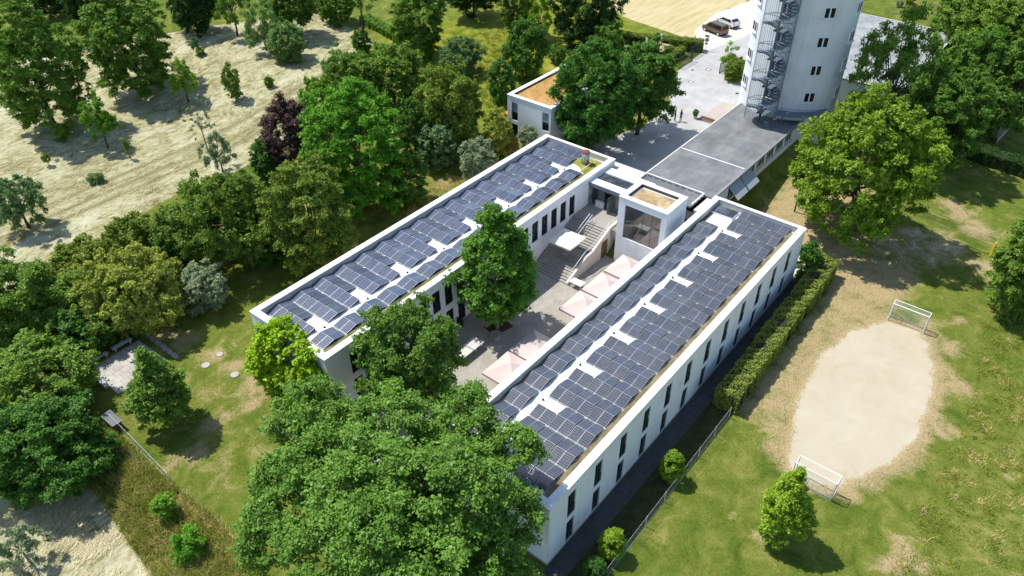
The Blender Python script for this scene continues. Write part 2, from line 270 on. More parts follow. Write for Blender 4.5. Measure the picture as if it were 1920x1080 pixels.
M['glass_green'] = glass_mat('green_glass', (.10, .14, .13), .05, 1.9); M['glass_roof'] = glass_mat('roof_glazing', (.075, .09, .11), .12, 1.6); M['glass_pale'] = glass_mat('blind_glass', (.26, .34, .37), .15, 1.7)
M['carglass'] = glass_mat('car_glass', (.015, .017, .02), .05, 1.8)
def paint(name, col):
    m, t, out = newmat(name); p = princ(t, out, col, .32, .25, .5); p.inputs['Coat Weight'].default_value = .8; return m
M['van_paint'] = paint('brown_car_paint', (.13, .075, .045)); M['suv_paint'] = paint('white_car_paint', (.78, .79, .80))
M['lampglass'] = paint('clear_lamp', (.7, .7, .7)); M['redlamp'] = paint('red_lamp', (.4, .02, .02))
def cell_mat(nm, c0, c1):
    m, t, out = newmat('solar_cells_'+nm)
    uv = N(t, 'ShaderNodeUVMap').outputs[0]
    sp = N(t, 'ShaderNodeSeparateXYZ'); t.links.new(uv, sp.inputs[0])
    def line(sock, n, w):
        f = math_(t, 'FRACT', math_(t, 'MULTIPLY', sock, n)); a = math_(t, 'ABSOLUTE', math_(t, 'SUBTRACT', f, .5)); return mapr(t, a, .5-w, .5-w*.5)
    lx = line(sp.outputs[0], 6, .045); ly = line(sp.outputs[1], 6, .10)
    g = math_(t, 'MAXIMUM', math_(t, 'MULTIPLY', lx, .35), ly)
    oi = N(t, 'ShaderNodeObjectInfo').outputs['Random']
    base = mixc(t, oi, c0, c1)
    c = mixc(t, math_(t, 'MULTIPLY', g, .55), base, (.26, .285, .32))
    dirt = noise(t, 1.6, 4, .6, pos(t)); c = mixc(t, mapr(t, dirt, .45, .75, 0, .16), c, (.28, .27, .25))
    p = princ(t, out, c, .16, 0, .55); p.inputs['Coat Weight'].default_value = .35; p.inputs['Coat Roughness'].default_value = .06
    return m
M['cells_left'] = cell_mat('left', (.046, .064, .120), (.072, .088, .135)); M['cells_right'] = cell_mat('right', (.046, .055, .078), (.070, .077, .096))  # left cells tinted bluer: sky reflection put into their colour
LEAF = dict(ash=(0.134, 0.260, 0.043), dkgreen=(.080, .188, .030), midgreen=(0.132, 0.249, 0.038), lime=(.195, .345, .030), bright=(0.125, 0.293, 0.025), yelgreen=(.175, .290, .028),
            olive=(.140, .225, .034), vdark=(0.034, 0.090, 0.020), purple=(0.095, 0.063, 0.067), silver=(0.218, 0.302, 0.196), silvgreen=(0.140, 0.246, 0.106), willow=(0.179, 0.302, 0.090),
            bamboo=(.260, .335, .065), bronze=(0.280, 0.224, 0.045), vine=(.195, .365, .014), hedge=(.195, .270, .055), court=(0.085, 0.220, 0.027), grass=(.215, .270, .045), drygrass=(0.560, 0.470, 0.235), straw=(.54, .52, .37), redleaf=(0.280, 0.045, 0.056))
def leaf_mat(k, col):
    m, t, out = newmat('leaf_'+k)
    a = N(t, 'ShaderNodeAttribute', attribute_name='tint').outputs['Fac']
    oi = N(t, 'ShaderNodeObjectInfo').outputs['Random']
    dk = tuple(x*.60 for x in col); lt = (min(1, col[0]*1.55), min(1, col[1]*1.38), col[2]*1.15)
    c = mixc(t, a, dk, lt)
    hs = N(t, 'ShaderNodeHueSaturation'); t.links.new(c, hs.inputs['Color']); t.links.new(mapr(t, oi, 0, 1, .485, .515), hs.inputs['Hue']); t.links.new(mapr(t, oi, 0, 1, 1.1, .9), hs.inputs['Value'])
    d = N(t, 'ShaderNodeBsdfDiffuse'); tr = N(t, 'ShaderNodeBsdfTranslucent'); t.links.new(hs.outputs[0], d.inputs[0])
    t.links.new(mixc(t, .5, hs.outputs[0], (col[0]*1.7, col[1]*1.9, col[2]*.8)), tr.inputs[0])
    gl = N(t, 'ShaderNodeBsdfGlossy'); gl.inputs['Roughness'].default_value = .45; gl.inputs[0].default_value = (.8, .85, .8, 1)
    m1 = N(t, 'ShaderNodeMixShader'); m1.inputs[0].default_value = .27; t.links.new(d.outputs[0], m1.inputs[1]); t.links.new(tr.outputs[0], m1.inputs[2])
    m2 = N(t, 'ShaderNodeMixShader'); m2.inputs[0].default_value = .015; t.links.new(m1.outputs[0], m2.inputs[1]); t.links.new(gl.outputs[0], m2.inputs[2])
    t.links.new(m2.outputs[0], out.inputs[0]); return m
for k, c in LEAF.items(): M['leaf_'+k] = leaf_mat(k, c)
def ground_mat():
    m, t, out = newmat('ground_cover'); v = pos(t)
    A = lambda n: N(t, 'ShaderNodeAttribute', attribute_name=n).outputs['Fac']
    big = noise(t, .06, 5, .6, v); mid = noise(t, .45, 6, .7, v, .6); fine = noise(t, 5.5, 6, .8, v); vf = noise(t, 17, 4, .75, v)
    spk = math_(t, 'ADD', math_(t, 'MULTIPLY', fine, .5), math_(t, 'MULTIPLY', vf, .5))
    # mown lawn: green patches, straw-coloured where it has dried
    f = math_(t, 'ADD', math_(t, 'ADD', math_(t, 'MULTIPLY', mid, .40), math_(t, 'MULTIPLY', big, .15)), math_(t, 'MULTIPLY', spk, .45)); f = math_(t, 'ADD', math_(t, 'MULTIPLY', math_(t, 'SUBTRACT', f, .5), 1.75), .5)
    lawn = ramp(t, f, [(.33, (.056, .092, .012)), (.45, (.104, .146, .020)), (.55, (.165, .188, .034)), (.68, (.300, .268, .098))])
    meadow = ramp(t, f, [(.36, (.080, .125, .010)), (.47, (.175, .205, .018)), (.58, (.275, .270, .040)), (.70, (.400, .350, .110))])
    c = mixc(t, A('flower'), lawn, meadow)
    dryc = ramp(t, spk, [(.34, (.13, .12, .04)), (.45, (.33, .25, .12)), (.60, (.50, .39, .23))])
    dm = math_(t, 'ADD', A('dry'), math_(t, 'MULTIPLY', math_(t, 'SUBTRACT', math_(t, 'ADD', math_(t, 'MULTIPLY', mid, .55), math_(t, 'MULTIPLY', spk, .45)), .5), 2.2))
    c = mixc(t, mapr(t, dm, .38, .78), c, dryc)
    # cut hay lying in swirls along the field
    wv = N(t, 'ShaderNodeMapping'); wv.inputs['Scale'].default_value = (.55, 1.0, 1); wv.inputs['Rotation'].default_value = (0, 0, .12); t.links.new(v, wv.inputs[0])
    h1 = noise(t, .50, 8, .72, wv.outputs[0], 3.2); h2 = noise(t, 2.3, 6, .8, wv.outputs[0], 3.4); h3 = noise(t, .16, 4, .6, wv.outputs[0], 1.0)
    hf = math_(t, 'ADD', math_(t, 'ADD', math_(t, 'MULTIPLY', h1, .30), math_(t, 'MULTIPLY', h2, .22)), math_(t, 'ADD', math_(t, 'MULTIPLY', h3, .18), math_(t, 'MULTIPLY', math_(t, 'ADD', math_(t, 'MULTIPLY', mid, .55), math_(t, 'MULTIPLY', spk, .45)), .30)))
    hf = math_(t, 'ADD', math_(t, 'MULTIPLY', math_(t, 'SUBTRACT', hf, .5), 1.45), .495)
    hay = ramp(t, hf, [(.36, (.085, .095, .024)), (.43, (.205, .185, .075)), (.475, (.330, .305, .165)), (.53, (.455, .440, .285)), (.63, (.58, .57, .42))])
    trk = ramp(t, h2, [(.35, (.10, .095, .032)), (.62, (.27, .235, .105))]); hay = mixc(t, A('track'), hay, trk)
    hm = math_(t, 'ADD', A('hay'), math_(t, 'MULTIPLY', math_(t, 'SUBTRACT', mid, .5), .7)); c = mixc(t, mapr(t, hm, .42, .58), c, hay)
    stub = ramp(t, noise(t, 1.0, 6, .7, pos(t, (.12, .9, 1)), .4), [(.30, (.38, .31, .15)), (.5, (.48, .405, .22)), (.68, (.56, .485, .29))])
    c = mixc(t, mapr(t, math_(t, 'ADD', A('stub'), math_(t, 'MULTIPLY', math_(t, 'SUBTRACT', mid, .5), .5)), .42, .58), c, stub)
    grav = ramp(t, spk, [(.35, (.46, .43, .37)), (.6, (.66, .63, .57))]); c = mixc(t, mapr(t, math_(t, 'ADD', A('grav'), math_(t, 'MULTIPLY', math_(t, 'SUBTRACT', mid, .5), .5)), .4, .6), c, grav)
    sn = math_(t, 'ADD', math_(t, 'MULTIPLY', big, .4), math_(t, 'ADD', math_(t, 'MULTIPLY', mid, .35), math_(t, 'MULTIPLY', vf, .25)))
    sand = ramp(t, sn, [(.36, (.36, .305, .205)), (.45, (.445, .388, .275)), (.54, (.475, .422, .318)), (.64, (.51, .46, .36))])
    sm = math_(t, 'ADD', A('sand'), math_(t, 'MULTIPLY', math_(t, 'SUBTRACT', math_(t, 'ADD', math_(t, 'MULTIPLY', mid, .5), math_(t, 'MULTIPLY', fine, .5)), .5), 2.1)); c = mixc(t, mapr(t, sm, .44, .56), c, sand)
    hb = math_(t, 'ADD', math_(t, 'MULTIPLY', spk, .6), math_(t, 'MULTIPLY', h2, .4))
    bs = N(t, 'ShaderNodeBump'); bs.inputs['Distance'].default_value = .18; t.links.new(hb, bs.inputs['Height']); t.links.new(mapr(t, math_(t, 'MAXIMUM', A('sand'), A('stub')), .3, .6, .75, .10), bs.inputs['Strength'])
    princ(t, out, c, .95, 0, .08, bs.outputs[0]); return m
M['ground'] = ground_mat()
def paving(name, a, b, bw=.6, bh=.3, mort=.012):
    m, t, out = newmat(name); v = pos(t)
    br = N(t, 'ShaderNodeTexBrick'); br.inputs['Scale'].default_value = 1; br.inputs['Brick Width'].default_value = bw; br.inputs['Row Height'].default_value = bh; br.inputs['Mortar Size'].default_value = mort
    br.inputs['Color1'].default_value = (*a, 1); br.inputs['Color2'].default_value = (*b, 1); br.inputs['Mortar'].default_value = (*[x*.6 for x in a], 1); t.links.new(v, br.inputs['Vector'])
    n1 = noise(t, .5, 6, .7, v); n2 = noise(t, 16, 3, .7, v)
    k = ramp(t, math_(t, 'ADD', math_(t, 'MULTIPLY', n1, .7), math_(t, 'MULTIPLY', n2, .3)), [(.32, (.74, .73, .70)), (.6, (1.06, 1.06, 1.06))])
    princ(t, out, mixc(t, 1, br.outputs[0], k, 'MULTIPLY'), .9, 0, .2, bump(t, n2, .25, .01)); return m
M['court'] = paving('court_pavers', (.40, .375, .33), (.36, .335, .295)); M['plaza'] = simple('plaza_asphalt', (.42, .415, .405), .9, .26, .45, .2, fine=6)
M['path'] = paving('concrete_slabs', (.075, .075, .075), (.062, .062, .062), 1.6, 1.6, .03); M['terrace'] = paving('terrace_slabs', (.50, .47, .43), (.42, .40, .36), .8, .8, .03)
M['asphalt'] = simple('driveway', (.42, .41, .40), .9, .15, .3, .2, fine=9); M['roadpink'] = simple('cemetery_path', (.42, .36, .32), .9, .15, .5, .2)
# ---------------------------------------------------------------- builders
class MB:
    def __init__(s): s.v = []; s.f = []; s.m = []
    def add(s, vs, fs, m=0):
        b = len(s.v); s.v += [tuple(p) for p in vs]; s.f += [tuple(b+i for i in f) for f in fs]; s.m += [m]*len(fs); return s
    def box(s, x0, x1, y0, y1, z0, z1, m=0):
        return s.add([(x0,y0,z0),(x1,y0,z0),(x1,y1,z0),(x0,y1,z0),(x0,y0,z1),(x1,y0,z1),(x1,y1,z1),(x0,y1,z1)],
                     [(3,2,1,0),(4,5,6,7),(0,1,5,4),(1,2,6,5),(2,3,7,6),(3,0,4,7)], m)
    def prism(s, pts, z0, z1, m=0):
        n = len(pts); return s.add([(x,y,z0) for x,y in pts]+[(x,y,z1) for x,y in pts], [tuple(range(n-1,-1,-1)), tuple(range(n,2*n))]+[(i,(i+1)%n,n+(i+1)%n,n+i) for i in range(n)], m)
    def tube(s, pts, rad, n=8, m=0, cap=True):
        pts = [Vector(p) for p in pts]; rad = [rad]*len(pts) if isinstance(rad, (int, float)) else rad; vs = []
        for i, p in enumerate(pts):
            d = (pts[min(i+1,len(pts)-1)]-pts[max(i-1,0)]).normalized(); a = d.cross(Vector((0,0,1)) if abs(d.z) < .95 else Vector((1,0,0))).normalized(); b = d.cross(a)
            vs += [p+(a*math.cos(2*math.pi*k/n)+b*math.sin(2*math.pi*k/n))*rad[i] for k in range(n)]
        fs = [(i*n+k, i*n+(k+1)%n, (i+1)*n+(k+1)%n, (i+1)*n+k) for i in range(len(pts)-1) for k in range(n)]
        if cap: fs += [tuple(range(n-1,-1,-1)), tuple(range((len(pts)-1)*n, len(pts)*n))]
        return s.add(vs, fs, m)
    def bar(s, a, b, w, m=0): return s.tube([a, b], w, 6, m)
    def build(s, name, mats, parent=None, smooth=False, world=True):
        me = bpy.data.meshes.new(name); me.from_pydata(s.v, [], s.f)
        mats = mats if isinstance(mats, (list, tuple)) else [mats]
        for k in mats: me.materials.append(M[k] if isinstance(k, str) else k)
        if max(s.m, default=0): me.polygons.foreach_set('material_index', s.m)
        if smooth: me.polygons.foreach_set('use_smooth', [True]*len(me.polygons))
        me.update(); return link(name, me, parent, world)
def link(name, me, parent=None, world=True):
    o = bpy.data.objects.new(name, me); COL.objects.link(o)
    if parent is not None:
        o.parent = parent
        if world: o.matrix_parent_inverse = WM(parent).inverted()
    return o
_wm = {}
def WM(o):
    """world matrix of objects whose parents are placed by location / z-rotation only"""
    m = Matrix.LocRotScale(o.location, o.rotation_euler, o.scale)
    if o.parent is not None: m = WM(o.parent) @ o.matrix_parent_inverse @ m
    return m
def tag(o, label, cat, group=None):
    o['label'] = label; o['category'] = cat
    if group: o['group'] = group
    return o
def thing(name, label, cat, loc=(0,0,0), rz=0, group=None):
    o = bpy.data.objects.new(name, None); COL.objects.link(o); o.location = loc; o.rotation_euler = (0,0,rz); o.empty_display_size = .3
    return tag(o, label, cat, group)
def struct(name, mb, mat):
    o = mb.build(name, mat); o['kind'] = 'structure'; return o
def wall_holes(mb, p0, ax, L, z0, z1, nrm, holes, depth=.2, m=0):
    """wall sheet from p0 along ax with rectangular openings and reveals; nrm points outside"""
    xs = sorted({0, L, *[h[0] for h in holes], *[h[1] for h in holes]}); zs = sorted({z0, z1, *[h[2] for h in holes], *[h[3] for h in holes]})
    P = lambda x, z, d=0: (p0[0]+ax[0]*x-nrm[0]*d, p0[1]+ax[1]*x-nrm[1]*d, z)
    for i in range(len(xs)-1):
        for j in range(len(zs)-1):
            cx, cz = (xs[i]+xs[i+1])/2, (zs[j]+zs[j+1])/2
            if any(h[0] < cx < h[1] and h[2] < cz < h[3] for h in holes): continue
            mb.add([P(xs[i],zs[j]),P(xs[i+1],zs[j]),P(xs[i+1],zs[j+1]),P(xs[i],zs[j+1])], [(0,1,2,3)], m)
    for a, b, c, d in holes:
        for q in (((a,c),(b,c)), ((b,c),(b,d)), ((b,d),(a,d)), ((a,d),(a,c))):
            (xa,za),(xb,zb) = q; mb.add([P(xa,za),P(xb,zb),P(xb,zb,depth),P(xa,za,depth)], [(0,1,2,3)], m)
_wc = {}
def window_meshes(w, h, style):
    k = (round(w,2), round(h,2), style)
    if k in _wc: return _wc[k]
    fr = MB(); t = .055; d0, d1 = .10, .16
    fr.box(0,t,d0,d1,0,h).box(w-t,w,d0,d1,0,h).box(t,w-t,d0,d1,0,t).box(t,w-t,d0,d1,h-t,h)
    if style != 'plain': fr.box(w/2-.03,w/2+.03,d0+.004,d1-.004,t,h-t)
    if style in ('tall','rail'): fr.box(t,w-t,d0+.008,d1-.008,h*.34,h*.34+.05)
    pn = MB(); pn.box(t*.6,w-t*.6,.135,.15,t*.6,h-t*.6)
    rl = None
    if style == 'rail':
        rl = MB(); rl.box(.02,w-.02,.0,.035,.92,.965).box(.02,w-.02,.0,.035,.10,.14)
        for i in range(9): x = .06+(w-.12)*i/8; rl.box(x-.012,x+.012,.008,.028,.14,.92)
        rl = rl
    def mesh(mb, n, mat):
        me = bpy.data.meshes.new(n); me.from_pydata(mb.v, [], mb.f); me.materials.append(M[mat]); me.update(); return me
    _wc[k] = (mesh(fr,'window','frame_dark'), mesh(pn,'pane','glass'), mesh(rl,'railing','alu_dark') if rl else None); return _wc[k]
def window(parent, x, y, z, w, h, rz=0, style='tall', glass=None):
    a, b, c = window_meshes(w, h, style)
    o = link('window', a, parent, False); o.matrix_parent_inverse = WM(parent).inverted(); o.location = (x,y,z); o.rotation_euler = (0,0,rz)
    p = link('pane', b, o, False)
    if glass: p.material_slots[0].link = 'OBJECT'; p.material_slots[0].material = M[glass]
    if c: link('railing', c, o, False)
    return o
def ss(a, b, x):
    t = np.clip((np.asarray(x, float)-a)/(b-a), 0, 1); return t*t*(3-2*t)
def G(u, v):
    """ground height: courtyard and sports field at 0, plaza and house about 3 m higher, field corner lower"""
    left = 3.1*ss(50,78,u); mid = 3.1*ss(66.5,70,u); right = 2.0*ss(78,100,u)*ss(6,27,v)
    w1 = ss(46,54,v); w2 = ss(29.5,31.2,v)
    return left*w1+(1-w1)*(mid*w2+right*(1-w2))-1.6*ss(14.5,8.5,u)*ss(38,46,v)
def g_(u, v): return float(G(u, v))
# ---------------------------------------------------------------- ground sheet
def poly_sd(P, X, Y):
    """signed distance, positive inside"""
    d = np.full(X.shape, 1e9); ins = np.zeros(X.shape, bool); n = len(P)
    for i in range(n):
        (x1,y1),(x2,y2) = P[i], P[(i+1)%n]; dx, dy = x2-x1, y2-y1
        t = np.clip(((X-x1)*dx+(Y-y1)*dy)/(dx*dx+dy*dy+1e-9), 0, 1); d = np.minimum(d, np.hypot(X-x1-t*dx, Y-y1-t*dy))
        with np.errstate(divide='ignore', invalid='ignore'): ins ^= ((y1 > Y) != (y2 > Y)) & (X < dx*(Y-y1)/(dy if dy else 1e-9)+x1)
    return np.where(ins, d, -d)
HAY = [(10,80),(17.9,87.5),(26,89.5),(41,92.5),(57,91),(70,93),(92,107),(96,127),(81,136),(72.6,140.7),(64,150),(45,160),(0,165),(-60,160),(-60,84)]
HAY2 = [(4,66),(10.2,59),(9.8,54.7),(9.2,49.7),(8.6,44),(7,34),(-30,10),(-80,40),(-80,84),(-10,84)]
STUB = [(139,95),(131,77),(128.7,62),(144.6,65.4),(154,63.5),(230,95),(230,200),(139,150)]
GRAV = [(127,60),(133,64),(144.6,65.4),(154,63.7),(175,62),(170,53),(150,52),(136,54.6),(124,57.4)]
FLOW = [(80,68),(83,95),(100,110),(135,95),(131,77),(124,68),(105,66),(92,66)]
EMB = [(14.3,60),(14.2,50),(14.5,44),(14,36),(7,32),(8.6,44),(9.2,49.7),(9.8,54.7),(10.2,59)]
def make_ground():
    fine_u = np.arange(-30, 216, .72); fine_v = np.arange(-45, 215, .72)
    us = np.concatenate([[-3000,-1200,-500,-200,-80], fine_u, [240,300,450,800,1500,4000]]); vs = np.concatenate([[-3000,-1200,-500,-200,-90], fine_v, [240,300,450,800,1500,4000]])
    U, V = np.meshgrid(us, vs, indexing='ij'); Z = G(U, V); nu, nv = U.shape
    # small unevenness, never under the buildings
    Z = Z + .05*np.sin(U*.9+1.3*np.sin(V*.5))*np.sin(V*.8+np.sin(U*.43))*np.where((V > 58) | (V < 14), 1, 0)*np.where((U > 76) & (V > 40) & (V < 70), 0, 1)
    sm = lambda P, w: np.clip(.5+poly_sd(P, U, V)/(2*w), 0, 1)
    hay = np.maximum(sm(HAY, 1.2), sm(HAY2, .7)); sand = sm(SAND, 1.0); vol = sm(VOL, 1.2); stub = sm(STUB, .8); grav = sm(GRAV, .8); flow = sm(FLOW, 5); emb = sm(EMB, .8)
    dry = np.zeros_like(U)
    for x, y, r in DRY: dry = np.maximum(dry, .78*np.exp(-((U-x)**2+(V-y)**2)/(r*r)))
    ring = poly_sd(SAND, U, V); dry = np.maximum(dry, .88*np.exp(-(np.maximum(-ring, 0)/1.9)**2)); dry = np.maximum(dry, .74*ss(49,55,U)*ss(86,80,U)*ss(8.5,11,V)*ss(16.5,15,V)); dry = np.maximum(dry, .80*ss(74,78,U)*ss(90,84,U)*ss(6,10,V)*ss(22,18,V)); dry = np.maximum(dry, .36*ss(13,17,U)*ss(70,60,V)*ss(42,46,V)*ss(34,28,U)); dry = np.maximum(dry, .35*emb)
    dry = np.maximum(dry, .40*ss(-3,-9,V)*ss(30,40,U)*ss(80,60,U)); dry = np.maximum(dry, .62*vol); dry = np.where(hay > .5, 0, dry); dry = np.maximum(dry, .8*ss(78,81,U)*ss(104,98,U)*ss(31,27,V)*ss(16,20,V))
    v0 = 98.2+.02*(U-41)+.8*np.sin(U*.06); trk = sum(np.exp(-((V-v0-o)/.55)**2) for o in (-.4, 1.6, 4.6)); trk = np.clip(trk, 0, 1)*ss(6,14,U)*.95
    idx = np.arange(nu*nv).reshape(nu, nv); quads = np.stack([idx[:-1,:-1], idx[1:,:-1], idx[1:,1:], idx[:-1,1:]], -1).reshape(-1, 4)
    fc = lambda A: (A[:-1,:-1]+A[1:,:-1]+A[1:,1:]+A[:-1,1:]).reshape(-1)/4
    zone = np.zeros(len(quads), int); zone[fc(hay) > .5] = 1; zone[(fc(hay) > .5) & (fc(U) < 14) & (fc(V) < 80)] = 2; zone[fc(stub) > .5] = 3; zone[fc(grav) > .5] = 4; zone[fc(sand) > .5] = 5; zone[fc(vol) > .5] = 6; zone[fc(flow) > .5] = 7
    co = np.stack([U, V, Z], -1).reshape(-1, 3)
    at = dict(hay=hay, sand=np.maximum(sand, vol*.40), dry=dry, stub=stub, grav=grav, flower=flow, track=trk)
    for k, nm in enumerate(['ground', 'hay_field', 'hay_meadow', 'stubble_field', 'parking_ground', 'sand_pitch', 'volleyball_sand', 'flower_meadow']):
        q = quads[zone == k]
        if len(q) == 0: continue
        used, inv = np.unique(q, return_inverse=True); inv = inv.reshape(q.shape)
        me = bpy.data.meshes.new(nm); me.vertices.add(len(used)); me.vertices.foreach_set('co', co[used].ravel())
        me.loops.add(inv.size); me.loops.foreach_set('vertex_index', inv.ravel().astype(np.int32)); me.polygons.add(len(q)); me.polygons.foreach_set('loop_start', np.arange(0, inv.size, 4, dtype=np.int32))
        me.polygons.foreach_set('use_smooth', np.ones(len(q), bool)); me.update(calc_edges=True)
        for a, arr in at.items():
            at_ = me.attributes.new(a, 'FLOAT', 'POINT'); at_.data.foreach_set('value', arr.reshape(-1)[used].astype(np.float32))
        me.materials.append(M['ground']); me.validate(); o = link(nm, me); o['kind'] = 'structure'
make_ground()
struct('courtyard', MB().prism([(25,30.75),(66.0,30.75),(66.0,44.5),(25,44.5)], -.2, .012), 'court')
struct('plaza', MB().prism([(75.8,40.8),(110,40.8),(112,44.5),(125,48.7),(136,50.5),(170,48),(172,53),(136,55.2),(124,57.6),(119.5,57.3),(108,56.4),(103,51.6),(92,50.5),(84,55.6),(75.8,55.6)], 3.0, 3.118), 'plaza')
struct('wing_path', MB().prism([(27.6,17.9),(76.5,17.9),(76.5,19.55),(27.6,19.55)], -.1, .014), 'path')
struct('shade_painted_strip', MB().prism([(27.0,15.5),(52.5,15.75),(52.5,15.4),(79,16.0),(79,17.88),(27.0,17.88)], -.1, .016), 'shade_soil')  # soil sheet coloured extra dark to paint the wing's shadow on the ground
struct('far_path', MB().prism([(76.2,18.2),(82,17.2),(96,22),(96,27),(82,27.8),(76.2,24)], -.1, .10), 'concrete_light')
struct('terrace', MB().prism([(16.9,63.3),(22.6,63.5),(22.4,69.0),(17.0,68.8)], -.1, .08), 'terrace')
struct('corner_paving', MB().prism([(26.9,50.5),(28.3,50.5),(28.3,57.2),(27.0,56.6)], -.1, .014), 'concrete_light')
struct('cemetery_road', MB().prism([(126,9.5),(131,12.6),(165,14),(165,8.5),(137,8.8)], -.3, 1.0), 'roadpink')
struct('cemetery_path', MB().prism([(150,24),(152,27),(178,31),(190,34),(190,32),(178,28.5),(160,24.5)], 1.5, 2.25), 'concrete_light')
# ---------------------------------------------------------------- the two long wings
HR = 7.2; ZR = 6.38
def ring(mb, u0, u1, v0, v1, w, z0, z1, m=0, wf=None):
    mb.box(u0,u1,v0,v0+w,z0,z1,m).box(u0,u1,v1-w,v1,z0,z1,m).box(u0,u0+w,v0+w,v1-w,z0,z1,m).box(u1-(wf or w),u1,v0+w,v1-w,z0,z1,m)
def wing(name, label, u0, u1, v0, v1, holes_right, near_holes=()):
    t = thing(name, label, 'building', (u0, (v0+v1)/2, 0))
    w = MB(); wall_holes(w, (u0,v0), (1,0), u1-u0, -.3, HR-.08, (0,-1), [(a-u0,b-u0,c,d) for a,b,c,d in holes_right])
    wall_holes(w, (u0,v1), (0,-1), v1-v0, -.3, HR-.08, (-1,0), [])
    w.add([(u1,v0,-.3),(u1,v1,-.3),(u1,v1,HR-.08),(u1,v0,HR-.08)], [(0,1,2,3)]); w.add([(u1,v1,-.3),(u0,v1,-.3),(u0,v1,HR-.08),(u1,v1,HR-.08)], [(0,1,2,3)])
    w.build('wall', 'white_wall', t)
    pl = MB(); ring(pl, u0-.012, u1+.012, v0-.012, v1+.012, .03, -.05, .22); pl.build('plinth', 'concrete', t)
    c = MB(); ring(c, u0-.05, u1+.05, v0-.05, v1+.05, .72, HR-.09, HR, 0, .47); cp = c.build('parapet_coping', 'coping', t)
    sm = MB()
    k = u0+4.2
    while k < u1: sm.box(k,k+.02,v0-.056,v0+.67,HR-.092,HR+.006).box(k,k+.02,v1-.67,v1+.056,HR-.092,HR+.006); k += 4.2
    sm.build('sheet_joint', 'steel', cp)
    p = MB(); ring(p, u0+.25, u1-.25, v0+.25, v1-.25, .42, ZR-.1, HR-.092, 0, .16); p.build('parapet_inside', 'concrete_light', t)
    MB().box(u0+.3,u1-.3,v0+.3,v1-.3,ZR-.3,ZR).build('roof', 'membrane', t)
    return t
bu0, bu1, bv0, bv1 = 28.31, 75.37, 19.61, 30.56; au0, au1, av0, av1 = 28.39, 75.56, 44.61, 55.50
bwin = [30.72+3.668*i for i in range(12)]
hol = [(u,u+1.04,z,z+h) for u in bwin for z, h in ((3.45,2.72),(.16,2.62))]
WB = wing('right_wing', 'long white two-storey wing with solar roof beside the sports field', bu0, bu1, bv0, bv1, hol)
for u in bwin:
    window(WB, u, bv0, 3.45, 1.04, 2.72, 0, 'rail'); window(WB, u, bv0, .16, 1.04, 2.62, 0, 'tall')
awin = [31.1+1.8275*i for i in range(20)]
hol = [(u,u+1.13,3.42,6.1) for u in awin]+[(u,u+1.13,.1,2.62) for u in awin if u < 56.6]
WA = wing('left_wing', 'long white two-storey wing with solar roof and a creeper on its near end', au0, au1, av0, av1, hol)
for u in awin:
    window(WA, u, av0, 3.42, 1.13, 2.68, 0, 'rail')
    if u < 56.6: window(WA, u, av0, .1, 1.13, 2.52, 0, 'tall')
# planted margins and fixtures on the roofs
o = MB().box(bu0+.7,bu1-.7,bv0+.68,bv0+1.42,ZR,ZR+.09).build('sedum_strip', 'sedum_brown', WB); MB().box(bu0+.7,bu1-.7,bv1-.98,bv1-.68,ZR,ZR+.08).build('sedum_strip', 'sedum_green', WB)
MB().box(au0+.7,au1-3.2,av0+.68,av0+1.72,ZR,ZR+.10).build('sedum_strip', 'sedum_green', WA); MB().box(au0+.7,au1-.7,av1-1.0,av1-.68,ZR,ZR+.07).build('sedum_strip', 'sedum_brown', WA)
MB().prism([(71.2,45.3),(74.85,45.3),(74.85,49.0),(73.9,49.0),(72.6,48.9),(72.2,47.6),(71.4,46.9)], ZR, ZR+.14).build('sedum_patch', 'sedum_bright', WA)
MB().box(bu0+.7,bu0+1.1,bv0+1.4,bv1-.7,ZR,ZR+.05).build('sedum_strip', 'sedum_green', WB)
for i, u in enumerate(bwin):
    MB().box(u-.25,u+1.3,18.35,19.5,.016,.03).build('light_well_grate', 'grate', WB)
# ---------------------------------------------------------------- solar units: two or four panels back to back over a ridge
PITCH, PW, RISE = 2.785, .918, .29
def panel_mesh(side, kind):
    """side 0: rises away from the camera, side 1: falls"""
    L = 1.315; mb = MB(); z0, z1 = (.10, .10+RISE) if side == 0 else (.10+RISE, .10)
    x0 = .085 if side == 0 else 1.41; x1 = x0+L
    b = .016; th = .035
    P = lambda x, y, d: (x0+(x1-x0)*x, y, z0+(z1-z0)*x+d)
    q = [(0,0),(1,0),(1,PW),(0,PW)]; bi = b/L; qi = [(bi,b),(1-bi,b),(1-bi,PW-b),(bi,PW-b)]
    mb.add([P(*c,0) for c in q]+[P(*c,th) for c in q]+[P(*c,th+.001) for c in qi], [(3,2,1,0),(0,1,5,4),(1,2,6,5),(2,3,7,6),(3,0,4,7),(4,5,9,8),(5,6,10,9),(6,7,11,10),(7,4,8,11)], 0)
    mb.add([P(*c,th) for c in qi], [(0,1,2,3)], 1)
    me = bpy.data.meshes.new('solar_panel'); me.from_pydata(mb.v, [], mb.f); me.materials.append(M['panel_frame']); me.materials.append(M['cells_'+kind]); me.polygons.foreach_set('material_index', mb.m)
    uvl = me.uv_layers.new(name='UVMap')
    for li in me.polygons[len(me.polygons)-1].loop_indices:
        k = li-me.polygons[len(me.polygons)-1].loop_start; uvl.data[li].uv = [(0,0),(0,1),(1,1),(1,0)][k]
    me.update(); return me
PMS = {k: [panel_mesh(0, k), panel_mesh(1, k)] for k in ('left', 'right')}
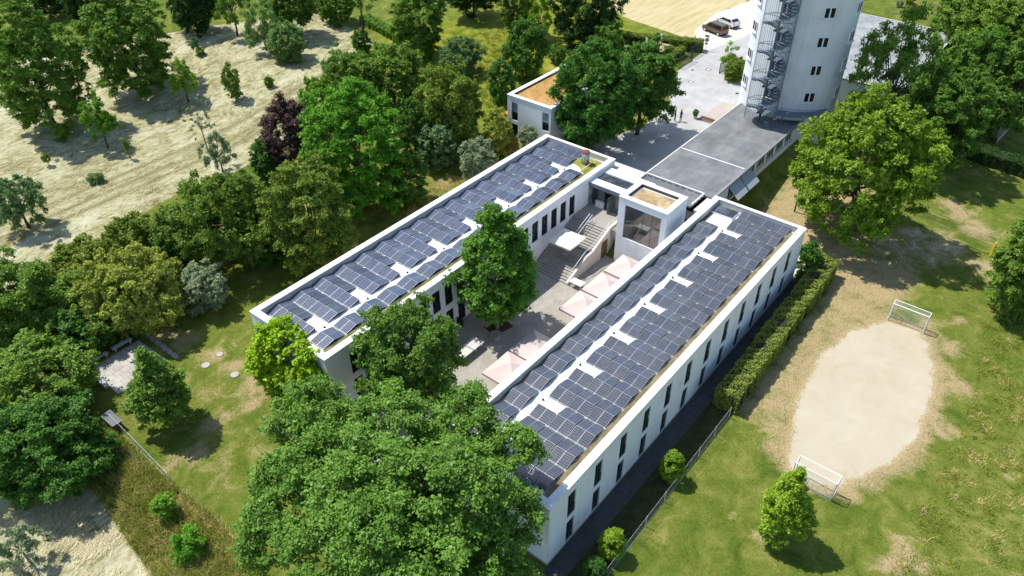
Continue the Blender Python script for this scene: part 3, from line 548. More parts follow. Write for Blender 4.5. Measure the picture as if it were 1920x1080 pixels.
def mount_mesh(full):
    mb = MB(); X = 2.77 if full else 1.42
    for y in (.03, .92, 1.82):
        mb.box(.02,X,y-.03,y+.03,.0,.045,0)
        r = MB(); xr = 1.40
        mb.add([(.06,y-.015,.06),(xr,y-.015,.09+RISE-.02),(xr,y-.015,.045),(.06,y+.015,.06),(xr,y+.015,.09+RISE-.02),(xr,y+.015,.045)], [(0,1,2),(5,4,3),(0,3,4,1),(1,4,5,2)], 1)
        if full: mb.add([(2.74,y-.015,.06),(xr+.02,y-.015,.09+RISE-.02),(xr+.02,y-.015,.045),(2.74,y+.015,.06),(xr+.02,y+.015,.09+RISE-.02),(xr+.02,y+.015,.045)], [(2,1,0),(3,4,5),(1,4,3,0),(2,5,4,1)], 1)
        else: mb.box(1.40,1.43,y-.02,y+.02,.045,.09+RISE,1)
        for x in (.15, .75, 1.4)+((2.0, 2.6) if full else ()): mb.box(x-.10,x+.10,y-.09,y+.09,.001,.06,0)
    me = bpy.data.meshes.new('mounting_frame'); me.from_pydata(mb.v, [], mb.f); me.materials.append(M['white_paint']); me.materials.append(M['alu_dark']); me.polygons.foreach_set('material_index', mb.m); me.update(); return me
MM = {True: mount_mesh(True), False: mount_mesh(False)}
ORD = ['first','second','third','fourth','fifth','sixth','seventh','eighth','ninth','tenth','eleventh','twelfth','thirteenth','fourteenth','fifteenth','sixteenth','last']
def unit(wingname, group, u, v, row, colphrase, sides):
    t = thing('solar_unit', f'solar panel unit, {wingname} roof, {ORD[row]} row from near end, {colphrase}', 'solar panels', (u, v, ZR+.001), 0, group)
    link('mounting_frame', MM[len(sides) == 2], t, False)
    for s in sides:
        for y in (.0, .928): o = link('solar_panel', PMS[wingname.split()[0]][s], t, False); o.location = (rnd.uniform(-.006,.006), y, rnd.uniform(-.004,.006)); o.rotation_euler = (rnd.uniform(-.006,.006), rnd.uniform(-.008,.008), 0)
    return t
U0 = 29.56
for wingname, grp, cols, gapcol in (('right wing', 'solar units on the right wing roof', [(21.10,'outer column by field parapet'),(23.05,'second column from field side'),(25.00,'inner column beside the aisle'),(27.78,'single column by courtyard parapet')], 2),
                            ('left wing', 'solar units on the left wing roof', [(53.05,'outer column by garden parapet'),(51.07,'second column from garden side'),(49.10,'inner column beside the aisle'),(46.43,'single column by courtyard parapet')], 2)):
    B = wingname == 'right wing'; pitch = 2.748 if B else 2.765
    for row in range(17):
        for ci, (v, ph) in enumerate(cols):
            u = U0+pitch*row
            if row == 16:
                if ci == 3: continue
                unit(wingname, grp, u, v, row, ph, (0,)); continue
            if not B and ci == 3 and row >= 15: continue
            if B and ci == 3 and row >= 15: continue
            if B and ci == 2 and row == 15: unit(wingname, grp, u, v, row, ph, (0, 1)); continue
            unit(wingname, grp, u, v, row, ph, (0,) if (ci == gapcol and row % 2 == 0) else (0, 1))
        if row % 2 == 1:
            a = tag(MB().tube([(u-.5, cols[2][0]+(2.0 if B else -.25), ZR), (u-.5, cols[2][0]+(2.0 if B else -.25), ZR+.16)], [.11,.07], 10).build('roof_anchor', 'black'), f'small black roof anchor in the aisle of the {wingname}, {ORD[row]} row', 'roof anchor', 'black roof anchors on '+wingname)
# rooftop pieces
t = thing('roof_vent', 'round steel vent stack with rusty cap on the far end of the left wing', 'vent', (73.3,47.6,ZR+.14))
MB().tube([(73.3,47.6,ZR+.1),(73.3,47.6,ZR+1.75)], [.50,.50], 24).build('stack', 'steel', t, True)
MB().tube([(73.3,47.6,ZR+1.70),(73.3,47.6,ZR+1.82),(73.3,47.6,ZR+1.86)], [.55,.55,.46], 24).build('cap', 'rust', t, True)
tag(MB().bar((70.9,46.6,ZR+.5),(74.4,46.7,ZR+.5),.045).bar((74.4,46.7,ZR+.5),(74.45,45.7,ZR+.5),.045).bar((70.9,46.6,ZR+.02),(70.9,46.6,ZR+.5),.035).bar((74.4,46.7,ZR+.1),(74.4,46.7,ZR+.5),.035).build('roof_rail','white_paint'), 'white pipe rail around the sedum bed near the vent stack', 'rail')
t = thing('skylight', 'flat glass skylight in the far courtyard corner of the right wing roof', 'skylight', (73.8,28.4,ZR))
f = MB(); f.box(72.95,74.75,27.15,29.8,ZR,ZR+.22); f.build('kerb', 'white_paint', t)
for i in range(4):
    for j in range(2): MB().box(73.0+j*.86,73.0+j*.86+.83,27.2+i*.64,27.2+i*.64+.61,ZR+.221,ZR+.26).build('pane', 'glass_roof', t)
# ---------------------------------------------------------------- entrance link, hall, stairs
ZL = 3.3   # upper level
t = thing('entrance_link', 'glazed entrance between left wing and white hall with panes in its roof', 'building', (71.5,42,0))
MB().box(66.9,76.5,38.0,44.58,2.2,ZL).build('floor_slab', 'step', t)
r = MB(); r.box(69.75,71.0,37.9,44.56,6.1,6.58).box(72.85,74.3,37.9,44.56,6.1,6.58).box(71.0,72.85,44.36,44.56,6.1,6.58).box(71.0,72.85,37.9,39.9,6.1,6.58).box(71.0,72.85,39.9,44.36,6.1,6.42); r.build('roof', 'coping', t)
MB().box(69.69,69.75,37.9,44.56,6.05,6.54).build('fascia', 'steel_blue', t)
for i in range(7):
    for j in range(2): MB().box(71.04+j*.9,71.04+j*.9+.86,39.98+i*.625,39.98+i*.625+.59,6.421,6.47).build('roof_pane', 'glass_roof', t)
gl = MB(); fr = MB()
for a, b in ((37.95,39.2),(39.2,40.35),(40.35,41.5),(42.5,43.5)): gl.box(70.30,70.33,a+.04,b-.04,ZL+.06,6.08)
for y in (39.2,40.35,41.5,42.5,43.5): fr.box(70.24,70.36,y-.04,y+.04,ZL,6.1)
fr.box(70.25,70.355,37.95,43.5,5.55,5.63).box(70.25,70.355,37.95,43.5,ZL,ZL+.07)
fr.build('glazing_frame', 'frame_dark', t); gl.build('glazing', 'glass_green', t); MB().box(70.9,70.93,41.5,42.5,ZL,5.55).build('doorway_glass', 'glass', t)
d = MB().box(69.35,70.28,41.47,41.51,ZL+.03,5.5).build('open_door', 'glass_green', t); MB().box(69.4,69.43,41.40,41.47,ZL+.8,ZL+1.6).build('handle', 'steel', d)
for k in range(3): MB().box(69.85+k*1.0,69.85+k*1.0+.96,44.50,44.57,ZL+.05,6.0).build('wall_panel', 'glass_pale', t)
MB().box(70.6,76.0,43.5,44.5,ZL,6.0).build('inner_wall', 'frame_dark', t)
tag(MB().box(74.85,76.65,40.5,45.2,5.95,6.15).build('entrance_canopy', 'concrete_light'), 'light grey canopy slab over the plaza entrance by the vent end', 'canopy')
tag(MB().box(70.0,70.3,42.45,43.6,ZL,ZL+.78).box(69.95,70.35,42.40,43.65,ZL+.78,ZL+.84).build('white_counter', 'white_paint'), 'small white counter standing outside the glass entrance', 'counter')
t = thing('stair_hall', 'tall white cube hall with a big window and dry sedum roof', 'building', (68,34.7,0))
hu0, hu1, hv0, hv1, HH = 65.77, 70.3, 31.7, 37.86, 9.0
w = MB(); wall_holes(w, (hu0,hv1), (0,-1), hv1-hv0, -.2, HH-.06, (-1,0), [(hv1-37.0,hv1-32.35,3.75,8.12)], .25)
w.box(hu0+.3,hu1,hv1-.02,hv1,-.2,HH-.06); w.add([(hu0,hv0,-.2),(hu1,hv0,-.2),(hu1,hv0,HH-.06),(hu0,hv0,HH-.06)],[(0,1,2,3)]); w.add([(hu0,hv1,-.2),(hu0+.31,hv1,-.2),(hu0+.31,hv1,HH-.06),(hu0,hv1,HH-.06)],[(0,1,2,3)]); w.add([(hu1,hv0,-.2),(hu1,hv1,-.2),(hu1,hv1,HH-.06),(hu1,hv0,HH-.06)],[(0,1,2,3)]); w.build('wall', 'white_wall', t)
c = MB(); ring(c, hu0-.05, hu1+.05, hv0-.05, hv1+.05, .68, HH-.08, HH); c.build('parapet_coping', 'coping', t)
p = MB(); ring(p, hu0+.3, hu1-.3, hv0+.3, hv1-.3, .36, HH-.6, HH-.082); p.build('parapet_inside', 'frame_dark', t)
p = MB().box(hu0+.6,hu1-.6,hv0+.6,hv1-.6,HH-.55,HH-.42).build('sedum_bed', 'sedum_hall', t)
ring(q := MB(), hu0+.66, hu1-.66, hv0+.66, hv1-.66, .28, HH-.42, HH-.39); q.build('gravel_border', 'concrete_light', t)
wn = MB(); e0, e1 = 32.35, 37.0
for k in range(5): y = e0+(e1-e0)*k/4; wn.box(hu0+.12,hu0+.19,y-(.02 if 0 < k < 4 else .03),y+(.02 if 0 < k < 4 else .03),3.75,8.12)
wn.box(hu0+.12,hu0+.19,e0,e1,3.75,3.81).box(hu0+.12,hu0+.19,e0,e1,8.06,8.12); wo_ = wn.build('window', 'frame_dark', t)
for k in range(4): y = e0+(e1-e0)*k/4; MB().box(hu0+.15,hu0+.165,y+.02,y+(e1-e0)/4-.02,3.8,8.07).build('pane', 'glass_hall', wo_)
t = thing('staircase', 'wide grey outdoor stairs from the courtyard up to the glass entrance', 'stairs', (62.5,42,0))
sx = 58.4; z = 0; rise = ZL/20
for i in range(20):
    x0 = sx+.36*i+(1.25 if i >= 10 else 0); x1 = 66.9
    MB().box(x0,x1 if i == 19 else x0+.36+(1.25 if i == 9 else 0)+.04,39.55,44.58,max(0,rise*(i-1)),rise*(i+1)-.001*(i%2)).build('step', 'step', t)
prof = [(58.3,0),(58.3,.35),(62.0,1.95),(63.3,2.0),(66.9,3.6),(70.2,3.62),(70.2,0)]
fw = MB(); n = len(prof); fw.add([(x,39.25,z) for x,z in prof]+[(x,39.55,z) for x,z in prof], [tuple(range(n)), tuple(range(2*n-1,n-1,-1))]+[((i+1)%n,i,n+i,n+(i+1)%n) for i in range(n)]); fw.build('flank_wall', 'pinkwall', t)
d = MB().box(65.1,66.3,39.20,39.248,.02,2.3).build('side_door', 'wood_brown', t); MB().box(65.2,65.24,39.15,39.2,1.0,1.2).build('handle', 'steel', d)
def rail(pts, name='handrail'):
    mb = MB(); mb.tube(pts, .045, 8)
    for a, b in zip(pts[:-1], pts[1:]):
        L = (Vector(b)-Vector(a)).length; k = max(1, int(L/1.3))
        for i in range(k+1): q = Vector(a).lerp(Vector(b), i/k); mb.bar((q.x,q.y,q.z-.92),tuple(q),.022)
    return mb
rail([(58.4,39.4,1.15),(61.9,39.4,2.75),(63.2,39.4,2.78),(66.9,39.4,4.3),(69.4,39.4,4.3)]).build('handrail', 'alu', t); rail([(63.4,41.95,2.75),(66.9,41.95,4.25)]).build('handrail', 'alu', t)
rail([(63.6,42.35,2.8),(66.9,42.35,4.25)]).build('handrail', 'alu', t)
# ---------------------------------------------------------------- furniture of the courtyard
def parasol(label, cu, cv, half, zc, zp, mat, group=None, base=0.0, name='parasol'):
    t = thing(name, label, 'parasol', (cu,cv,base), 0, group)
    c = MB(); a = half; n = 6; vs = [(cu,cv,zp)]; fs = []
    ring_ = []
    for s in range(4):
        for k in range(n):
            f = k/n; x = [-a+2*a*f, a, a-2*a*f, -a][s]; y = [-a, -a+2*a*f, a, a-2*a*f][s]
            sag = .10*(1-abs(2*f-1)); ring_.append((cu+x*(1-.012*sag),cv+y*(1-.012*sag),zc-.5*sag))
    m = len(ring_); mids = [(cu+(x-cu)*.5,cv+(y-cv)*.5,(zp+zz)/2-.07*(1-abs(2*((i%n)/n)-1))) for i,(x,y,zz) in enumerate(ring_)]
    vs += mids+ring_+[(x,y,zz-.22) for x,y,zz in ring_]
    for i in range(m):
        j = (i+1)%m; fs += [(0,1+i,1+j),(1+i,1+m+i,1+m+j,1+j),(1+m+i,1+2*m+i,1+2*m+j,1+m+j)]
    c.add(vs, fs); c.build('canopy', mat, t, False)
    MB().tube([(cu,cv,base+.1),(cu,cv,zp-.03)], .045, 10).build('pole', 'alu', t); MB().box(cu-.45,cu+.45,cv-.45,cv+.45,base,base+.1).build('base', 'concrete', t)
    for sx_ in (-1,1):
        for sy_ in (-1,1): MB().bar((cu,cv,zp-.10),(cu+sx_*a*.97,cv+sy_*a*.97,zc-.08),.018).build('rib', 'alu', t)
grp = 'rose square parasols along the right wing'
for i, (cu, la) in enumerate(((41.55,'rose parasol nearest the big foreground tree, first of five'),(45.7,'rose parasol dappled by tree shade, second of five'),(54.0,'rose parasol alone beyond the gap, third of five'),(58.2,'rose parasol beside the white table, fourth of five'),(62.6,'rose parasol at the foot of the white hall, last of five'))):
    parasol(la, cu, 34.0, 1.98, 2.4, 3.45, 'canvas_rose', grp)
parasol('cream white square parasol standing on the outdoor stairs', 61.75, 42.0, 1.62, 3.55, 3.95, 'canvas_white', None, 1.5)
t = thing('tennis_table', 'concrete table-tennis table with net strip on the courtyard', 'table', (42.7,40.5,0))
MB().box(41.0,44.35,39.85,41.2,.74,.84).build('table_top', 'concrete_light', t)
for x in (41.7,43.4): MB().box(x-.1,x+.1,40.1,40.9,0,.74).build('leg', 'concrete', t)
MB().box(42.66,42.69,39.8,41.25,.84,1.0).build('net', 'steel', t)
t = thing('white_table', 'white table top at the foot of the outdoor stairs', 'table', (58.8,38.2,0)); MB().box(58.25,59.2,37.4,39.0,.76,.82).build('table_top', 'white_paint', t)
for x in (58.4,59.05):
    for y in (37.55,38.85): MB().box(x-.03,x+.03,y-.03,y+.03,.012,.76).build('leg', 'alu', t)
struct('tree_bed', MB().prism([(46.4,40.2),(48.9,39.6),(49.3,41.6),(46.8,42.1)], 0, .03), 'soil')
t = thing('boulder', 'reddish stone slab beside the courtyard tree bed', 'stone', (46.2,40.2,0))
MB().prism([(45.9,39.6),(46.7,39.5),(47.2,39.9),(47.1,40.5),(46.4,40.8),(45.8,40.3)], .01, .30).build('slab', 'stone', t)
t = thing('litter_bin', 'dark bin against the courtyard wall of the left wing', 'bin', (45.45,44.2,0)); MB().box(45.25,45.65,43.95,44.45,.02,.95).build('body','black',t); MB().box(45.22,45.68,43.92,44.48,.95,1.0).build('lid','alu_dark',t)
# ---------------------------------------------------------------- low building between plaza and tower
t = thing('low_building', 'low flat building with grey bitumen roof leading to the tower', 'building', (88,36,2))
lu0, lu1, lv0, lv1, ZT = 76.5, 104.0, 31.35, 40.7, 6.0
hl = [(86.2-lu0+2.93*i, 86.2-lu0+2.93*i+2.35, 4.25, 5.6) for i in range(5)]+[(81.0-lu0,83.8-lu0,3.6,5.5),(84.1-lu0,86.0-lu0,3.6,5.5)]
w = MB(); wall_holes(w, (lu0,lv0), (1,0), lu1-lu0, -.3, ZT-.1, (0,-1), hl, .18); w.add([(lu0,lv1,-.3),(lu1,lv1,-.3),(lu1,lv1,ZT-.1),(lu0,lv1,ZT-.1)],[(0,1,2,3)]); w.add([(lu1,lv0,-.3),(lu1,lv1,-.3),(lu1,lv1,ZT-.1),(lu1,lv0,ZT-.1)],[(0,1,2,3)]); w.build('wall', 'white_wall', t)
MB().box(76.55,lu1,lv0+.12,lv1-.12,ZT-.3,ZT).build('roof', 'bitumen', t); MB().box(73.3,76.54,32.55,40.45,ZT-.3,ZT-.05).build('roof_link', 'bitumen_dark', t)
e = MB(); e.box(76.5,lu1,lv0-.18,lv0+.12,ZT-.22,ZT+.05); e.build('eaves_gutter', 'steel', t); MB().box(76.5,lu1,lv1-.12,lv1+.10,ZT-.2,ZT+.045).build('eaves_edge', 'concrete_light', t)
MB().box(85.35,85.5,lv0+.2,lv1-.2,ZT,ZT+.05).build('seam_strip', 'white_paint', t)
rb = MB().box(76.42,76.56,32.5,40.45,ZT+.22,ZT+.30).box(73.4,76.5,32.44,32.56,ZT+.22,ZT+.30)
for k in range(9): y = 32.7+k*.95; rb.box(76.44,76.54,y,y+.28,ZT-.05,ZT+.22)
for k in range(4): x = 73.6+k*.85; rb.box(x,x+.2,32.46,32.54,ZT-.05,ZT+.22)
rb.build('edge_rail', 'white_paint', t)
MB().box(73.2,77.8,31.3,32.0,2,ZT-.35).build('side_wall', 'white_wall', t); MB().box(73.15,77.85,31.22,32.06,ZT-.348,ZT-.22).build('side_wall_cap', 'concrete_light', t); MB().box(71.4,73.2,31.75,33.2,5.2,5.4).build('grille_platform', 'alu_dark', t)
for a, b, c, d in hl:
    f = MB(); L = b-a; f.box(lu0+a,lu0+b,lv0+.10,lv0+.15,c,c+.07).box(lu0+a,lu0+b,lv0+.10,lv0+.15,d-.07,d)
    for k in range(4): x = lu0+a+L*k/3; f.box(x-.05,x+.05,lv0+.09,lv0+.16,c,d)
    o = f.build('window', 'white_paint', t)
    MB().box(lu0+a+.02,lu0+b-.02,lv0+.12,lv0+.13,c+.02,d-.02).build('pane', 'glass', o); MB().box(lu0+a-.08,lu0+b+.08,lv0-.12,lv0+.1,c-.08,c-.005).build('sill', 'concrete_light', o)
for a in (80.9,84.1):
    MB().add([(a,lv0-.05,5.5),(a+2.95,lv0-.05,5.5),(a+2.95,lv0-1.5,4.15),(a,lv0-1.5,4.15),(a,lv0-.05,5.46),(a+2.95,lv0-.05,5.46),(a+2.95,lv0-1.5,4.11),(a,lv0-1.5,4.11)],[(3,2,1,0),(4,5,6,7),(0,1,5,4),(2,3,7,6),(1,2,6,5),(3,0,4,7)]).build('awning','awning',t)
struct('plaza_steps', MB().box(101.0,107.5,43.2,45.4,3.0,3.25), 'roadpink')
for k in range(3): pass
t = thing('garden_steps', 'three dark timber steps at the plaza before the tower', 'steps', (100.6,44.4,3.1))
for k in range(3): MB().box(99.9+k*.5,100.3+k*.5,43.3,45.5,3.05,3.13+.07*k).build('tread', 'wood_brown', t)
# ---------------------------------------------------------------- round tower with outside spiral stair
tx, ty, TR, TH = 108.2, 35.85, 6.76, 34.4
t = thing('water_tower', 'round white tower with small double windows and an outside spiral stair', 'tower', (tx,ty,2)); ca = math.radians(18.33)
n = 96; mb = MB(); zs = [0,6,12,18,24,30,TH]
mb.add([(tx+TR*math.cos(2*math.pi*k/n),ty+TR*math.sin(2*math.pi*k/n),z) for z in zs for k in range(n)], [(i*n+k,i*n+(k+1)%n,(i+1)*n+(k+1)%n,(i+1)*n+k) for i in range(len(zs)-1) for k in range(n)]+[tuple(range((len(zs)-1)*n,len(zs)*n))]); mb.build('shaft', 'white_wall', t, True)
MB().tube([(tx,ty,TH-.5),(tx,ty,TH),(tx,ty,TH+.25)],[TR+.25,TR+.3,TR+.1],64).build('rim', 'concrete_light', t, True)
def tower_window(th, z):
    a = math.pi+ca+math.radians(th)          # th measured from the side facing the plaza end
    nx, ny = math.cos(a), math.sin(a); rz = math.atan2(nx, -ny)
    f = MB(); W, H = 1.6, 1.5
    f.box(-W/2,-W/2+.13,-.10,.25,0,H).box(W/2-.13,W/2,-.10,.25,0,H).box(-W/2+.13,W/2-.13,-.10,.25,0,.13).box(-W/2+.13,W/2-.13,-.10,.25,H-.13,H).box(-.09,.09,-.095,.25,.13,H-.13)
    M4 = Matrix.Translation((tx+TR*nx,ty+TR*ny,z-H/2)) @ Matrix.Rotation(rz,4,'Z')
    def place(mb, nm, mat, par, ):
        mb.v = [tuple(M4 @ Vector(p)) for p in mb.v]; return mb.build(nm, mat, par)
    o = place(f, 'window', 'white_paint', t); place(MB().box(-W/2-.08,W/2+.08,-.24,.2,-.12,-.002), 'sill', 'coping', o)
    for s in (-1,1): place(MB().box(s*.09 if s > 0 else -W/2+.13, W/2-.13 if s > 0 else -.09, -.03,.24,.13,H-.13), 'pane', 'glass', o)
for th in (25,69.5,-66,-21,114,-111):
    for z in (9.45,13.3,17.15,21.0,24.85,28.7): tower_window(th, z)
# spiral stair
su, sv, SR, Z0, TURN = 99.2, 36.0, 2.05, 6.75, 3.85
st = thing('spiral_stair', 'blue-grey steel spiral stair climbing the side of the round tower', 'stairs', (su,sv,Z0))
ZTOP = 33.0
MB().tube([(su,sv,ZT),(su,sv,ZTOP)], .16, 14).build('pole', 'steel_blue', st, True)
tr = MB(); s0 = math.radians(22.5)/2+.04
tr.add([(.1*math.cos(-s0),.1*math.sin(-s0),0),(SR*math.cos(-s0),SR*math.sin(-s0),0),(SR*math.cos(s0),SR*math.sin(s0),0),(.1*math.cos(s0),.1*math.sin(s0),0),(.1*math.cos(-s0),.1*math.sin(-s0),-.09),(SR*math.cos(-s0),SR*math.sin(-s0),-.09),(SR*math.cos(s0),SR*math.sin(s0),-.09),(.1*math.cos(s0),.1*math.sin(s0),-.09)],[(0,1,2,3),(7,6,5,4),(0,4,5,1),(1,5,6,2),(2,6,7,3)])
tme = bpy.data.meshes.new('tread'); tme.from_pydata(tr.v,[],tr.f); tme.materials.append(M['steel_blue']); tme.update()
a0 = math.atan2(ty-sv, tx-su); steps = int((ZTOP-Z0)/TURN*16); hel = []
for i in range(steps):
    o = link('tread', tme, st, False); o.location = (0,0,.24*(i+1)*TURN/3.84); o.rotation_euler = (0,0,a0+2*math.pi*i/16)
def hx(i, r, dz): a = a0+2*math.pi*i/16; return (su+r*math.cos(a), sv+r*math.sin(a), Z0+.24*(i+1)*TURN/3.84+dz)
MB().tube([hx(i/2,SR,1.05) for i in range(2*steps)], .035, 6).build('handrail', 'steel_blue', st); MB().tube([hx(i/2,SR,.02) for i in range(2*steps)], .07, 6).build('stringer', 'steel_blue', st)
cg = MB()
for k in range(44):
    a = 2*math.pi*k/44
    if abs((a-a0+math.pi) % (2*math.pi)-math.pi) < .45: continue
    cg.tube([(su+(SR+.06)*math.cos(a),sv+(SR+.06)*math.sin(a),Z0-.3),(su+(SR+.06)*math.cos(a),sv+(SR+.06)*math.sin(a),ZTOP)], .017, 4)
cg.build('cage_bars', 'steel_blue', st)
for lv in range(7):
    z = Z0+.25+lv*TURN; MB().tube([(su+(SR+.06)*math.cos(2*math.pi*k/40),sv+(SR+.06)*math.sin(2*math.pi*k/40),z+1.9) for k in range(41)], .04, 5).build('cage_hoop', 'steel_blue', st)
    m0 = Vector((su,sv,z)); dr = Vector((tx-su,ty-sv,0)).normalized(); pr = Vector((-dr.y,dr.x,0))
    q = [m0+dr*.3-pr*.75, m0+dr*2.6-pr*.75, m0+dr*2.6+pr*.75, m0+dr*.3+pr*.75]
    MB().add([tuple(p) for p in q]+[tuple(p-Vector((0,0,.1))) for p in q],[(0,1,2,3),(7,6,5,4),(0,4,5,1),(1,5,6,2),(2,6,7,3),(3,7,4,0)]).build('landing', 'steel_blue', st)
gal = thing('steel_gallery', 'curved steel gallery with railing around the tower foot above the grey roof', 'gallery', (tx-6,ty-4,6))
gm = MB(); rm = MB(); K = 14
ths = [math.pi+ca+math.radians(-8+i*(52+8)/K) for i in range(K+1)]
for a, b in zip(ths[:-1], ths[1:]):
    P = lambda r, w, z: (tx+r*math.cos(w), ty+r*math.sin(w), z)
    gm.add([P(TR+.02,a,7.3),P(TR+1.7,a,7.3),P(TR+1.7,b,7.3),P(TR+.02,b,7.3),P(TR+.02,a,7.15),P(TR+1.7,a,7.15),P(TR+1.7,b,7.15),P(TR+.02,b,7.15)],[(0,1,2,3),(7,6,5,4),(1,5,6,2),(0,4,5,1),(2,6,7,3)])
    rm.bar(P(TR+1.66,a,8.3),P(TR+1.66,b,8.3),.03); rm.bar(P(TR+1.66,a,7.45),P(TR+1.66,b,7.45),.02)
    for f in (0,.33,.66): w = a+(b-a)*f; rm.bar(P(TR+1.66,w,7.3),P(TR+1.66,w,8.3),.014)
gm.build('deck', 'steel_blue', gal); rm.build('railing', 'steel_blue', gal)
for th in (0,20,40): a = math.pi+ca+math.radians(th); MB().bar((tx+(TR+1.4)*math.cos(a),ty+(TR+1.4)*math.sin(a),5.9),(tx+(TR+1.4)*math.cos(a),ty+(TR+1.4)*math.sin(a),7.15),.08).build('post','steel_blue',gal)
t = thing('flat_hall', 'large flat grey roofed building behind the tower on the right', 'building', (135,33,2)); MB().box(119,149.3,23.5,41.5,1,6.8).build('wall','white_wall',t); MB().box(118.8,149.5,23.3,41.7,6.801,7.0).build('roof','bitumen_far',t); e = MB(); ring(e,118.7,149.6,23.2,41.8,.3,6.95,7.1); e.build('roof_edge','concrete_light',t)
for k in range(9): MB().tube([(124+k*2.6,33.2,7.0),(124+k*2.6,33.2,7.12)],.12,8).build('roof_drain','alu_dark',t)
# ---------------------------------------------------------------- small house
t = thing('small_house', 'small white two-storey house with orange sedum roof behind the trees', 'house', (84.5,60,3))
su0, su1, sv0, sv1, HZ = 78.07, 91.8, 56.65, 64.2, 9.6
hh = [(sv1-63.47,sv1-62.34,6.0,8.7),(sv1-58.1,sv1-56.95,6.05,8.7),(sv1-63.47,sv1-62.34,3.1,5.45)]
w = MB(); wall_holes(w,(su0,sv1),(0,-1),sv1-sv0,2.2,HZ-.1,(-1,0),hh,.18); w.add([(su0,sv0,2.2),(su1,sv0,2.2),(su1,sv0,HZ-.1),(su0,sv0,HZ-.1)],[(0,1,2,3)]); w.add([(su1,sv0,2.2),(su1,sv1,2.2),(su1,sv1,HZ-.1),(su1,sv0,HZ-.1)],[(0,1,2,3)]); w.add([(su1,sv1,2.2),(su0,sv1,2.2),(su0,sv1,HZ-.1),(su1,sv1,HZ-.1)],[(0,1,2,3)]); w.build('wall','white_wall',t)
c = MB(); ring(c,su0-.06,su1+.06,sv0-.06,sv1+.06,.62,HZ-.1,HZ); c.build('parapet_coping','coping',t); p = MB(); ring(p,su0+.25,su1-.25,sv0+.25,sv1-.25,.36,HZ-.6,HZ-.102); p.build('parapet_inside','frame_dark',t); MB().box(su0+.5,su1-.5,sv0+.5,sv1-.5,HZ-.55,HZ-.30).build('sedum_roof','sedum_house',t)
for a,b,z0,z1 in hh:
    o = window(t, su0, sv1-a, z0, b-a, z1-z0, -math.pi/2, 'tall', None)
    if z0 > 5: o2 = MB().box(su0+.07,su0+.09,sv1-b+.04,sv1-a-.04,z1-1.45,z1-.03).build('roller_blind','glass_pale',t)
t = thing('sun_sail', 'orange awning by the garden side of the small house', 'awning', (79.3,65.2,3.1)); MB().add([(78.4,66.1,5.7),(80.4,66.1,5.7),(80.2,64.25,6.2),(78.4,64.25,6.2),(78.4,66.1,5.66),(80.4,66.1,5.66),(80.2,64.25,6.16),(78.4,64.25,6.16)],[(0,1,2,3),(7,6,5,4),(0,4,5,1)]).build('cloth','canvas_orange',t)
for y in (78.5,80.3): MB().bar((y,66.0,3.0),(y,66.0,5.68),.03).build('post','alu',t)
# ---------------------------------------------------------------- vegetation
def leaf_mesh(name, cen, nrm, size, tint, aspect=.62, tri=True):
    """diamond leaves: centres, normals, lengths"""
    n = len(cen); nrm = nrm/np.linalg.norm(nrm, axis=1, keepdims=True)
    r = RNG.normal(size=(n,3)); a = r-(r*nrm).sum(1, keepdims=True)*nrm; a /= np.linalg.norm(a, axis=1, keepdims=True)+1e-9; b = np.cross(nrm, a)
    h = (size*.5)[:,None]; w = h*aspect
    v = np.stack([cen-a*h, cen+b*w+nrm*h*.15, cen+a*h, cen-b*w+nrm*h*.15], 1).reshape(-1,3)
    if tri:
        k = 1.25; v = np.stack([cen-a*h*.9, cen+a*h*.35+b*w*k+nrm*h*.12, cen+a*h*.9-b*w*k*.8], 1).reshape(-1,3); return quad_mesh(name, v, np.repeat(tint, 3), 3)
    return quad_mesh(name, v, np.repeat(tint, 4))
def quad_mesh(name, v, tint, m=4):
    nq = len(v)//m; me = bpy.data.meshes.new(name); me.vertices.add(len(v)); me.vertices.foreach_set('co', np.ascontiguousarray(v, np.float32).ravel())
    me.loops.add(len(v)); me.loops.foreach_set('vertex_index', np.arange(len(v), dtype=np.int32)); me.polygons.add(nq); me.polygons.foreach_set('loop_start', np.arange(0, len(v), m, dtype=np.int32))
    me.update(calc_edges=True); at = me.attributes.new('tint', 'FLOAT', 'POINT'); at.data.foreach_set('value', np.ascontiguousarray(np.clip(tint,0,1), np.float32)); return me
def sph(n):
    d = RNG.normal(size=(n,3)); return d/np.linalg.norm(d, axis=1, keepdims=True)
